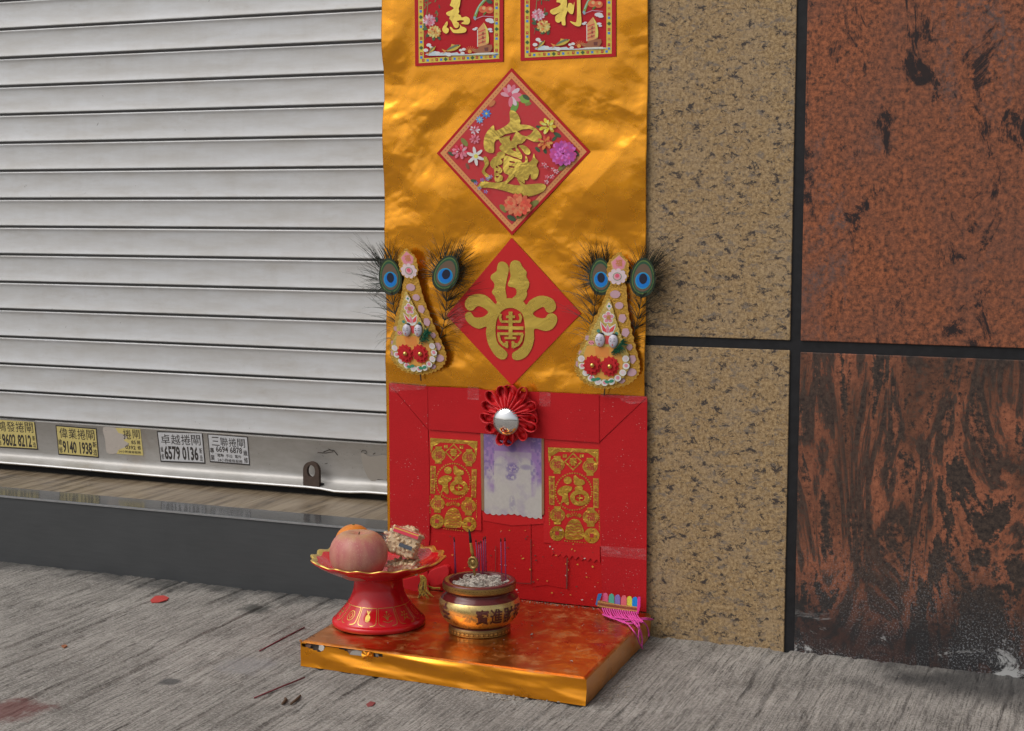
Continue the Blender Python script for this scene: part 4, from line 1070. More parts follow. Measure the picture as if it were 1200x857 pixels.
# -------- ribbon rosette with a convex mirror
def rosette():
    c = wall(600.5, 485, RY); t = thing('ribbon_rosette', c, 'pleated red ribbon rosette with round convex mirror above faded card', 'rosette')
    cx, cz = c.x, c.z
    V, F = lathe([(0.0001, 0), (.042, 0), (.044, .002), (.0001, .004)], 32)
    mesh('backing_disc', [(cx + x, RY - .004 - z, cz + y) for x, y, z in V], F, M['red_ribbon'], t)
    def loop(th, r0, r1, wd, y0, y1, lean, name):
        pts = []
        for k in range(15):
            s_ = k / 14; a = math.pi * 2 * s_
            rr = r0 + (r1 - r0) * (.5 - .5 * math.cos(a)) ; tt = wd * math.sin(a) * (.35 + .65 * (.5 - .5 * math.cos(a)))
            pts.append((rr, tt))
        V, F = [], []
        for k, (rr, tt) in enumerate(pts):
            for y, f in ((y0, 1.0), (y1, 1.04)):
                a = th + lean * (rr - r0) / (r1 - r0)
                x = rr * f * math.cos(a) - tt * math.sin(a); z = rr * f * math.sin(a) + tt * math.cos(a)
                V.append((cx + x, y + .003 * math.sin(rr * 160 + th * 5), cz + z))
        for k in range(14): F.append((2 * k, 2 * k + 1, 2 * k + 3, 2 * k + 2))
        o = mesh(name, V, F, M['red_ribbon'], t, True)
        m = o.modifiers.new('thickness', 'SOLIDIFY'); m.thickness = .0009; m.offset = 0
    for i in range(13):
        th = 2 * math.pi * i / 13 + random.uniform(-.08, .08)
        loop(th, .020, 0.0515 + random.uniform(-.003, .003), .0112, RY - .005, RY - .019, random.uniform(-.25, .25), 'ribbon_loop')
    def pleats(r0, r1, n, amp, y0, y1, name):
        V, F = [], []; nr, na = 7, n * 8
        for j in range(nr):
            s_ = j / (nr - 1); r = r0 + (r1 - r0) * s_
            for i in range(na):
                th = 2 * math.pi * i / na; w_ = math.cos(n * th + .5 * math.sin(3 * th)); k = 1 + (.05 * w_ + .03 * math.sin(5 * th)) * s_
                V.append((cx + r * k * math.cos(th), y0 + (y1 - y0) * s_ - amp * w_ * (.3 + .7 * math.sin(math.pi * min(1, s_ * .8 + .1))), cz + r * k * math.sin(th)))
        for j in range(nr - 1):
            for i in range(na): a, b = j * na + i, j * na + (i + 1) % na; F.append((a, b, b + na, a + na))
        o = mesh(name, V, F, M['red_ribbon'], t, True)
        m = o.modifiers.new('thickness', 'SOLIDIFY'); m.thickness = .0008; m.offset = 0
    pleats(.012, .036, 21, .0032, RY - .024, RY - .012, 'pleated_ribbon')
    pleats(.014, .046, 13, .0030, RY - .012, RY - .007, 'pleated_ribbon')
    # tail knot on the right and a see-through organza petal behind
    mc = wall(592.2, 494.5, RY - .026)
    V, F = lathe([(.0222, -.004), (.0224, .000), (.0208, .0016), (.0180, .0032), (.0135, .0049), (.0085, .0060), (.004, .0066), (.0001, .0068)], 48)
    mesh('convex_mirror', [(mc.x + x, mc.y - z + .003, mc.z + y) for x, y, z in V], F, M['mirror'], t, True)
    V, F = lathe([(.0218, -.005), (.0228, -.003), (.0228, .0008), (.0218, .0012)], 40)
    mesh('mirror_rim', [(mc.x + x, mc.y - z + .003, mc.z + y) for x, y, z in V], F, simple('mirror_rim', (.6, .55, .5, 1), .3, .8), t, True)
    V, F = lathe([(0.0001, 0), (.018, 0), (.016, .016), (0.0001, .018)], 24)
    mesh('core', [(cx + x, RY - .004 - z, cz + y) for x, y, z in V], F, M['red_ribbon'], t, True)
rosette()

# ================================================================== PEACOCK FEATHER ORNAMENTS
OY = -0.0155
M['lace'] = simple('gold_glitter_lace', (0.62, 0.33, 0.06, 1), .38, .85, .7, 300, 1.0, 420)
M['lace2'] = simple('pale_gold_glitter_lace', (0.74, 0.48, 0.14, 1), .38, .8, .6, 300, 1.0, 420)
def barb_mat():
    t = NT('peacock_barbs'); a = t.n('Attribute', attribute_name='Col')
    t.set(Base_Color=a.outputs['Color'], Roughness=.45); return t.m
M['barb'] = barb_mat()
_t = NT('peacock_eye'); _a = _t.n('Attribute', attribute_name='Col'); _t.set(Base_Color=_a.outputs['Color'], Roughness=.4); _t.bump(_t.noise(_t.coord((1, 1, .3)), 500, 2), .3, .001); M['eye'] = _t.m
M['pale_face'] = simple('pale_lilac_plastic', (0.62, 0.58, 0.66, 1), .35)
M['tuft'] = simple('green_tuft', (0.008, 0.11, 0.055, 1), .7, 0, .3, 200)
M['tuft_pale'] = simple('pale_green_tuft', (0.05, 0.22, 0.12, 1), .7, 0, .3, 200)
def px_tube(pts, Y, rad, n=4):
    """pts: (px, py, lift towards the viewer)"""
    return tube([wall(p[0], p[1], Y - p[2]) for p in pts], rad, n, False)
def feather(root, base, eye, er, rot, seed, wild_side, reach):
    rnd = random.Random(seed)
    dx, dy = eye[0] - base[0], eye[1] - base[1]; L = math.hypot(dx, dy)
    bow = .08 * wild_side * L; nx, ny = -dy / L, dx / L
    stem = [(base[0] + dx * s + nx * bow * math.sin(math.pi * s), base[1] + dy * s + ny * bow * math.sin(math.pi * s), 001e-3 + .003 * s) for s in np.linspace(0, 1, 12)]
    f = thing_part('feather', root)
    V, F = px_tube(stem, OY, [.0011 - .0006 * i / 11 for i in range(12)], 5)
    cols = [(.05, .032, .018, 1)] * len(F); parts = [(V, F)]
    def add(pts, r0):
        n = len(pts); v, q = px_tube(pts, OY, [r0 * (1 - .75 * i / (n - 1)) for i in range(n)], 3)
        parts.append((v, q)); cc = rnd.choice([(.010, .012, .008, 1), (.018, .016, .009, 1), (.03, .022, .010, 1), (.012, .028, .014, 1), (.02, .03, .01, 1)])
        cols.extend([cc] * len(q))
    up = math.atan2(dy, dx)
    for side in (-1, 1):
        m = 28
        for i in range(m):                        # loose barbs down the stem
            s = .22 + .62 * i / m + rnd.uniform(-.015, .015); p = stem[min(11, int(s * 11))]
            wild = (side == wild_side)
            ln = (rnd.uniform(20, 44) if wild else rnd.uniform(12, 26)) * (.5 + .6 * s) * reach
            a = up + side * rnd.uniform(.35, .75) ; cv = side * rnd.uniform(.3, 1.9) * (1.1 if s < .5 else .6)
            pts = [(p[0], p[1], p[2])]; x, y = p[0], p[1]
            for k in range(7):
                a += cv / 7; x += math.cos(a) * ln / 7; y += math.sin(a) * ln / 7; pts.append((x, y, p[2] * .5 + .004 * math.sin(k / 6 * 3)))
            add(pts, .00052)
        for i in range(58):                       # vane round the eye
            a0 = up + side * (rnd.random() ** .8) * 2.5
            c_, s_ = math.cos(rot), math.sin(rot)
            ca, sa = math.cos(a0 - rot), math.sin(a0 - rot)
            k = 1 / math.hypot(ca / er[0], sa / er[1]); x, y = eye[0] + math.cos(a0) * k * .8, eye[1] + math.sin(a0) * k * .8
            topness = max(0, math.cos(a0 - up)); ln = (6 + 10 * rnd.random() + 22 * topness ** 2 * rnd.uniform(.4, 1.15)) * reach
            if side == wild_side: ln *= 1.25
            a = a0 * .6 + (up + side * .25) * .4 if topness > .3 else a0 - side * .5
            cv = side * rnd.uniform(-.2, .6); pts = [(x, y, .002)]
            for kk in range(5):
                a += cv / 5; x += math.cos(a) * ln / 5; y += math.sin(a) * ln / 5; pts.append((x, y, .002 + .006 * rnd.random() * (kk > 1)))
            add(pts, .00050)
        for i in range(24):                        # a few long stray barbs
            s = rnd.uniform(.55, 1.0); p = stem[min(11, int(s * 11))]; a = up + side * rnd.uniform(.1, .9); ln = rnd.uniform(24, 46) * reach * (1.1 if side == wild_side else .6)
            x, y = p[0], p[1]; pts = [(x, y, .006)]; cv = side * rnd.uniform(-.6, .9)
            for kk in range(8):
                a += cv / 8; x += math.cos(a) * ln / 8; y += math.sin(a) * ln / 8; pts.append((x, y, .006))
            add(pts, .00046)
    ta = up + wild_side * .30
    for i in range(46):
        o_ = rnd.uniform(-1, 1); x = eye[0] + math.cos(up) * er[1] * .75 - math.sin(up) * er[0] * .8 * o_; y = eye[1] + math.sin(up) * er[1] * .75 + math.cos(up) * er[0] * .8 * o_
        ln = rnd.uniform(12, 30) * reach * .8; a = up + wild_side * .1 + o_ * .35; pts = [(x, y, .003)]; da = (ta - wild_side * .1 - o_ * .15) - a
        for kk in range(6):
            a += da / 6; x += math.cos(a) * ln / 6; y += math.sin(a) * ln / 6; pts.append((x, y, .003 + .002 * rnd.random()))
        add(pts, .00062)
    V, F = join(parts)
    o = mesh('barbs', V, F, M['barb'], f, cols=cols)
    tag(o, kind='stuff')
    P = Print(onwall(OY - .0058), .0003)
    cx, cy = eye; c_, s_ = math.cos(rot), math.sin(rot)
    def el(r, ox, oy, col, lay, point=0.0, sq=1.0):
        pts = []
        for i in range(26):
            a = 2 * math.pi * i / 26; u, v = math.cos(a) * r * er[0], math.sin(a) * r * er[1] * sq
            u *= 1 + point * -math.sin(a)
            u += ox * er[0]; v += oy * er[1]
            pts.append((cx + u * -s_ + v * -c_, cy + u * c_ + v * -s_))
        P.poly(pts, col, 0, (), lay)
    flip = 1
    cols_e = [(1.16, 0, .02, (.016, .035, .016, 1)), (1.0, 0, 0, (.12, .20, .05, 1)), (.93, 0, 0, (.018, .085, .04, 1)), (.82, 0, .03, (.15, .095, .06, 1))]
    for i, (r, ox, oy, col) in enumerate(cols_e): el(r, ox, oy, col, i, -.12)
    el(.68, 0, .20, (.02, .34, .55, 1), 4, 0, .72); el(.60, 0, .20, (.0, .19, .66, 1), 5, 0, .72); el(.36, .02, .09, (.006, .008, .03, 1), 6, 0, .85)
    P.build('eye', M['eye'], f)
    return f
def thing_part(name, parent):
    o = bpy.data.objects.new(name, None); COL.objects.link(o); o.parent = parent; ORG[o.name] = ORG[parent.name]; o.empty_display_size = .01
    return o
def scallop(pts, amp, n):
    sm = smooth(pts, n); cx = sum(p[0] for p in sm) / len(sm); cy = sum(p[1] for p in sm) / len(sm); out = []
    for i, p in enumerate(sm):
        k = amp * (1 if i % 2 else -.4); d = math.hypot(p[0] - cx, p[1] - cy) or 1
        out.append((p[0] + (p[0] - cx) / d * k, p[1] + (p[1] - cy) / d * k))
    return out
def ornament(A, feathers, label, seed):
    bx, by = A(280, 800)
    t = thing('feather_ornament', wall(bx, by, OY), label, 'ornament', 'peacock feather ornaments pinned to the foil')
    a = lambda pts: [A(x, y) for x, y in pts]
    pl = lambda name, pts, lift, th, m, par=None: plate(name, a(pts), OY - lift * .55, th * .7, m, par or t)
    for i, fa in enumerate(feathers): feather(t, fa[0], fa[1], fa[2], fa[3], seed + i, fa[4], fa[5])
    back = [(306, 300), (345, 290), (380, 300), (388, 400), (404, 500), (424, 590), (446, 680), (440, 730), (402, 770), (345, 790), (280, 798), (208, 782), (156, 744), (136, 690), (158, 610), (212, 500), (264, 400)]
    front = [(300, 368), (325, 440), (352, 530), (380, 600), (398, 660), (388, 715), (345, 765), (275, 785), (205, 768), (162, 720), (156, 650), (200, 565), (240, 480), (275, 410)]
    b = pl('backing_plate', scallop(back, 5, 5), .012, .0022, M['lace'])
    f = pl('front_plate', scallop(front, 4, 6), .019, .0025, M['lace2'])
    tab = [(298, 190), (322, 168), (350, 146), (372, 168), (392, 192), (394, 235), (388, 270), (365, 296), (340, 306), (312, 296), (294, 268), (292, 230)]
    tb = pl('top_tab', scallop(tab, 4, 3), .016, .0022, M['lace'])
    fn = lambda lift: (lambda x, y, l: wall(*A(x, y), OY - lift * .55 - .0002 - l))
    P = Print(fn(.0162), .0003); pk = rgb(226, 130, 150); pl_ = rgb(236, 190, 195)
    P.poly([(309, 192), (350, 158), (384, 192), (374, 226), (348, 236), (318, 226)], rgb(205, 160, 120)); P.poly([(314, 194), (350, 163), (379, 194), (370, 222), (347, 231), (322, 222)], pk, layer=1)
    P.trect('福', 331, 180, 364, 214, rgb(190, 120, 60), .02, 2)
    for i in range(9):
        g = 2 * math.pi * i / 9; P.disc(340 + 34 * math.cos(g), 262 + 28 * math.sin(g), 12, pl_, 9, layer=1)
    P.disc(340, 262, 30, pl_, 14, 26, layer=2); P.disc(340, 262, 22, rgb(120, 150, 120), 12, 20, layer=3); P.disc(340, 262, 18, rgb(230, 150, 165), 12, 16, layer=4); P.disc(340, 258, 10, rgb(214, 80, 110), 9, layer=5)
    P.build('printed_motif', M['print'], tb)
    # pale pink sequins up the backing plate
    sq = simple('pale_pink_sequin', rgb(200, 160, 170, 1.0), .35)
    for x, y, rx, ry in ((330, 347, 25, 19), (349, 401, 20, 17), (364, 462, 17, 20), (379, 530, 17, 20), (398, 600, 14, 14), (411, 658, 17, 19), (407, 720, 25, 19), (197, 556, 10, 12), (165, 628, 10, 12), (150, 680, 8, 14), (360, 760, 16, 12)):
        n = 14; star = (rx < 20)
        pl('sequin', [(x + rx * (1 + (.16 if (i % 3 == 0 and star) else 0)) * math.cos(6.283 * i / n), y + ry * (1 + (.16 if (i % 3 == 0 and star) else 0)) * math.sin(6.283 * i / n)) for i in range(n)], .0145, .002, sq)
    P = Print(fn(.0192), .0003); wh = rgb(232, 226, 220, 1.1)
    P.poly([(300, 385), (316, 405), (302, 425), (286, 405)], rgb(236, 200, 200)); P.disc(301, 404, 6, TEAL, 8, layer=1)
    for i in range(5):
        g = 2 * math.pi * i / 5 - 1.57; P.disc(297 + 17 * math.cos(g), 458 + 19 * math.sin(g), 13, wh, 9); P.disc(297 + 16 * math.cos(g), 458 + 18 * math.sin(g), 9, pk, 9, layer=1)
    P.trect('福', 287, 446, 308, 470, rgb(180, 120, 50), .02, 2)
    P.poly([(258, 475), (285, 505), (293, 485), (303, 505), (333, 488), (322, 530), (296, 545), (268, 528)], wh, 2); P.poly([(262, 482), (284, 512), (290, 530), (270, 522)], rgb(214, 60, 70), layer=1); P.poly([(330, 494), (306, 512), (300, 530), (320, 524)], rgb(214, 60, 70), layer=1); P.poly([(293, 492), (302, 515), (294, 535), (285, 515)], pk, layer=2)
    P.disc(250, 522, 9, TEAL, 8); P.disc(336, 535, 9, TEAL, 8); P.rect(283, 545, 303, 585, rgb(200, 60, 60), 1)
    P.disc(216, 578, 15, rgb(224, 130, 140), 10, 11)
    for i in range(4): P.disc(208 + i * 6, 577 + (i % 2) * 4, 2, (.02, .02, .02, 1), 6, layer=1)
    P.poly([(195, 592), (330, 600), (368, 650), (362, 730), (300, 755), (220, 745), (180, 690), (182, 630)], rgb(224, 150, 60), 0, (), 1); P.poly([(232, 600), (300, 602), (300, 650), (240, 645)], rgb(228, 130, 50), layer=2)
    P.build('printed_motif', M['print'], f)
    # scalloped collar of small blossoms
    col_pts = [(168, 655), (172, 690), (190, 722), (215, 748), (248, 765), (280, 770), (312, 764), (342, 748), (366, 722), (382, 690), (380, 655)]
    P = Print(fn(.0215), .0003)
    for i, (x, y) in enumerate(col_pts):
        P.disc(x, y, 17, wh, 10, 16, layer=0); P.disc(x, y - 2, 9, pk if i % 2 else pl_, 9, layer=1)
    for x, y, g in ((226, 755, .2), (246, 752, -.2), (290, 765, .2), (312, 762, -.3)): P.disc(x, y, 13, rgb(30, 130, 100), 8, 8, g, layer=2)
    P.build('blossom_collar', M['print'], f)
    for x, y in ((221, 687), (304, 692)):
        nP = 26
        pom = pl('red_pompom', [(x + 42 * (1 + .09 * (1 if i % 2 else -1)) * math.cos(6.283 * i / nP), y + 46 * (1 + .09 * (1 if i % 2 else -1)) * math.sin(6.283 * i / nP)) for i in range(nP)], .0245, .0025, M['red_felt'])
        plate('petal_layer', a([(x + 30 * (1 + .12 * (1 if i % 2 else -1)) * math.cos(6.283 * i / 20 + .2), y + 33 * (1 + .12 * (1 if i % 2 else -1)) * math.sin(6.283 * i / 20 + .2)) for i in range(20)]), OY - .0158, .0025, M['red_felt'], pom)
        p = wall(*A(x, y), OY - .0172); V, F = ball(p, .0042, 14, 8); mesh('gold_bead', V, F, M['bead_gold'], pom, True)
    for x, y in ((257, 566), (321, 571)):
        p = wall(*A(x, y), OY - .0135); q = wall(*A(x + 23, y + 0), OY - .0135); r = max(.006, abs(q.x - p.x)); q2 = wall(*A(x, y + 33), OY - .0135); rz = abs(q2.z - p.z)
        V, F = ball(p, (r, .005, rz), 16, 10); hd_ = mesh('doll_head', V, F, M['pale_face'], t, True)
        V, F = ball((p.x + .001, p.y + .002, p.z + rz * .86), (r * .62, .004, rz * .26), 12, 8); mesh('hair', V, F, simple('black_hair', (.01, .01, .012, 1), .5), hd_, True)
        P = Print(lambda u, v, l: (p.x + u * r, p.y - .005 * math.sqrt(max(0.05, 1 - u * u - v * v)) - .0004 - l, p.z + v * rz), .0001)
        ink = (.03, .03, .05, 1)
        for u in (-.42, .40): P.line([(u - .2, .08), (u, .02), (u + .2, .10)], .09, ink); P.line([(u - .2, .32), (u, .38), (u + .2, .32)], .06, ink)
        P.line([(.0, .05), (-.04, -.22), (.08, -.25)], .05, rgb(150, 110, 130)); P.disc(0, -.52, .13, rgb(190, 50, 60), 8)
        P.build('painted_face', M['print'], hd_)
    rnd = random.Random(seed + 9); parts, parts2 = [], []
    for i in range(70):
        s = rnd.random(); x0, y0 = 318 + 50 * s + rnd.uniform(-8, 8), 632 - 55 * s + rnd.uniform(-8, 8); an = rnd.uniform(-1.4, .5); ln = rnd.uniform(12, 34)
        p0 = A(x0, y0); p1 = A(x0 + ln * .6 * math.cos(an), y0 + ln * .6 * math.sin(an)); p2 = A(x0 + ln * math.cos(an + .3), y0 + ln * math.sin(an + .3))
        (parts if i % 6 else parts2).append(px_tube([(*p0, .0135), (*p1, .017), (*p2, .018)], OY, [.0009, .0007, .0002], 3))
    tag(mesh('green_tuft', *join(parts), M['tuft'], t), kind='stuff'); tag(mesh('pale_tuft', *join(parts2), M['tuft_pale'], t), kind='stuff')
    V, F = px_tube([(*A(281, 790), .004), (*A(279, 815), .003), (*A(277, 830), .002)], OY, .0011, 6); mesh('pin_stem', V, F, M['rust'], t)
rc = crop(640, 260, 4.08); lc2 = crop(440, 280, 5.04)
AR = affine([(0, 0), (100, 0), (0, 100)], rc([(0, 0), (100, 0), (0, 100)]))
ALo = affine([(345, 150), (222, 688), (305, 693)], lc2([(175, 62), (177, 680), (265, 681)]))
E1 = math.atan2
ornament(ALo, [((497, 438), (457, 324), (11.5, 19), R(-97), -1, 1.25), ((498, 438), (523, 320), (13, 19), R(-70), 1, 1.3)],
         'peacock feather ornament with red pompoms overlapping the shutter edge', 100)
ornament(AR, [((706, 452), (704, 324), (12, 19), R(-93), -1, 1.2), ((711, 452), (753.5, 325), (13, 20), R(-86), 1, 1.25)],
         'peacock feather ornament with red pompoms overlapping the tan granite', 200)

# ================================================================== FOIL-WRAPPED OFFERING TRAY
TZ = 0.040
TFL, TFR, TBL, TBR = (-.217, -.362), (.253, -.371), (-.232, -.012), (.240, -.012)
def tray():
    t = thing('offering_tray', (0.01, -0.19, 0), 'low board wrapped in gold foil with torn front corner on the pavement', 'tray')
    def at(u, v): return tuple((TFL[k] * (1 - u) + TFR[k] * u) * (1 - v) + (TBL[k] * (1 - u) + TBR[k] * u) * v for k in (0, 1))
    nx, ny = 130, 100; U = np.linspace(0, 1, nx); Vv = np.linspace(0, 1, ny); r = .0026
    V, F = [], []
    # edge arcs: distance from front / left / right edges
    for j in range(ny):
        for i in range(nx):
            u, v = U[i], Vv[j]; x, y = at(u, v)
            d = min(v * .36, u * .47, (1 - u) * .47)
            k = min(d / .004, 1); z = TZ - (1 - math.sqrt(max(0, 1 - (1 - k) ** 2))) * r
            wv = (fbm(np.array(x * 14 + y * 5), np.array(y * 22 - x * 3), 7, 3) - .5) * .0022 + (fbm(np.array(x * 50), np.array(y * 60), 17, 2) - .5) * .0006
            V.append((x, y, z + float(wv) * min(1, d / .02)))
    for j in range(ny - 1):
        for i in range(nx - 1): a = j * nx + i; F.append((a, a + 1, a + 1 + nx, a + nx))
    mesh('top_foil', V, F, M['foil_top'], t, True)
    # core board
    ins = .0048; bx = lambda p, sx, sy: (p[0] + sx * ins, p[1] + sy * ins)
    q = [bx(TFL, 1, 1), bx(TFR, -1, 1), TBR, TBL]
    V = [(p[0], p[1], z) for z in (.0005, TZ - .0035) for p in q]; F = [(3, 2, 1, 0), (4, 5, 6, 7)] + [(i, (i + 1) % 4, 4 + (i + 1) % 4, 4 + i) for i in range(4)]
    mesh('core_board', V, F, simple('dark_torn_board', (.10, .075, .06, 1), .9, 0, .7, 110, .6, 200), t)
    # front foil with torn notches
    def fr(px, py):
        p = wall(px, py, -.3665); return ((p.x - TFL[0]) / (TFR[0] - TFL[0]), p.z)
    c = crop(340, 725, 9.52); zt = TZ - r + .0002
    n1 = [fr(*p) for p in c([(108, 285), (160, 274), (250, 278), (345, 292), (380, 310), (376, 345), (345, 370), (322, 382), (220, 345), (108, 312)])]
    n2 = [fr(*p) for p in c([(390, 284), (500, 292), (620, 308), (720, 322), (800, 345), (872, 356), (905, 380), (898, 442), (830, 448), (770, 430), (700, 418), (645, 408), (612, 368), (500, 335)])]
    n3 = [fr(*p) for p in c([(926, 372), (1030, 406), (1024, 434), (926, 436)])]
    clampz = lambda pts: [(max(.004, u), min(z, zt - .0008)) for u, z in pts]
    def inside(p, poly):
        x, y = p; r_ = False; j = len(poly) - 1
        for i in range(len(poly)):
            (xi, yi), (xj, yj) = poly[i], poly[j]
            if (yi > y) != (yj > y) and x < (xj - xi) * (y - yi) / (yj - yi) + xi: r_ = not r_
            j = i
        return r_
    tears = [clampz(n1), clampz(n2), clampz(n3)]
    nu, nz = 300, 24; gu = np.linspace(0, 1, nu); gz = np.linspace(0, zt, nz); Ug, Zg = np.meshgrid(gu, gz)
    xg = Ug * .47; fold = 0; rn = np.random.RandomState(3)
    for k in range(9):
        an = rn.uniform(-.5, .5) + 1.35; fr_ = rn.uniform(14, 46); ph = (xg * math.cos(an) + Zg * math.sin(an) * 1.6) * fr_ + rn.uniform(0, 9) + 1.2 * (fbm(xg * 9, Zg * 30, 60 + k, 2) - .5)
        fold = fold + (np.abs((ph % 2) - 1) - .5) / fr_
    Yg = -fold * .028 + (fbm(xg * 18, Zg * 40, 4, 2) - .5) * .0022 - .0016 * np.clip((.012 - Zg) / .012, 0, 1)
    V = np.stack([TFL[0] + (TFR[0] - TFL[0]) * Ug, TFL[1] + (TFR[1] - TFL[1]) * Ug + Yg * np.clip((zt - Zg) / .004, 0, 1) - .0002, Zg + .0003], -1).reshape(-1, 3).tolist()
    F = []
    for j in range(nz - 1):
        for i in range(nu - 1):
            cc = ((gu[i] + gu[i + 1]) / 2, (gz[j] + gz[j + 1]) / 2)
            if any(inside(cc, p) for p in tears): continue
            a_ = j * nu + i; F.append((a_, a_ + 1, a_ + 1 + nu, a_ + nu))
    mesh('front_foil', V, F, M['foil_tray'], t, True)
    for A_, B_, nm in ((TFR, TBR, 'side_foil'), (TFL, TBL, 'side_foil')):
        V, F = [], []
        for j, z in enumerate((0.0003, .012, .024, zt)):
            for i in range(30):
                s = i / 29; wob = (float(fbm(np.array(s * 12), np.array(z * 70 + 5), 9, 2)) - .5) * .0022
                V.append((A_[0] + (B_[0] - A_[0]) * s + wob, A_[1] + (B_[1] - A_[1]) * s, z))
        for j in range(3):
            for i in range(29): F.append((j * 30 + i, j * 30 + i + 1, (j + 1) * 30 + i + 1, (j + 1) * 30 + i))
        mesh(nm, V, F, M['foil_tray'], t, True)
    # exposed foam / paper in the tears and curled foil lips
    def bit(pts, y, col, name, dirt=.8):
        P = Print(lambda u, w_, l: wall(u, w_, y - l)); P.poly(c(pts), col); return P.build(name, simple(name + '_m', col, .85, 0, .3, 160, .4, 300), t)
    fy = lambda px: -.362 - .009 * ((px - 352) / 338) + .0012
    bit([(322, 300), (362, 296), (382, 315), (374, 352), (345, 366), (318, 345)], fy(375) - .0012, (.62, .58, .54, 1), 'torn_paper')
    bit([(690, 360), (735, 350), (800, 365), (795, 420), (750, 428), (700, 415), (660, 400)], fy(417), (.40, .36, .32, 1), 'torn_paper')
    bit([(170, 290), (235, 292), (225, 330), (180, 322)], fy(362), (.20, .11, .08, 1), 'torn_board'); bit([(640, 345), (690, 352), (680, 392), (650, 388)], fy(410), (.20, .12, .09, 1), 'torn_board')
    bit([(950, 388), (985, 398), (990, 425), (955, 425)], fy(443), (.24, .2, .18, 1), 'torn_board')
    for pts in ([(800, 368), (850, 372), (905, 384), (915, 430), (880, 470), (840, 460), (805, 445)], [(104, 240), (128, 236), (130, 262), (112, 268)]):
        pp = c(smooth(pts, 3)); V = []
        cx_ = sum(p[0] for p in pp) / len(pp); cy_ = sum(p[1] for p in pp) / len(pp)
        for p in pp: V.append(tuple(wall(p[0], p[1], -.366 - random.uniform(0, .004))))
        V.append(tuple(wall(cx_, cy_, -.371))); n = len(pp)
        mesh('foil_curl', V, [(i, (i + 1) % n, n) for i in range(n)], M['foil_tray'], t)
tray()

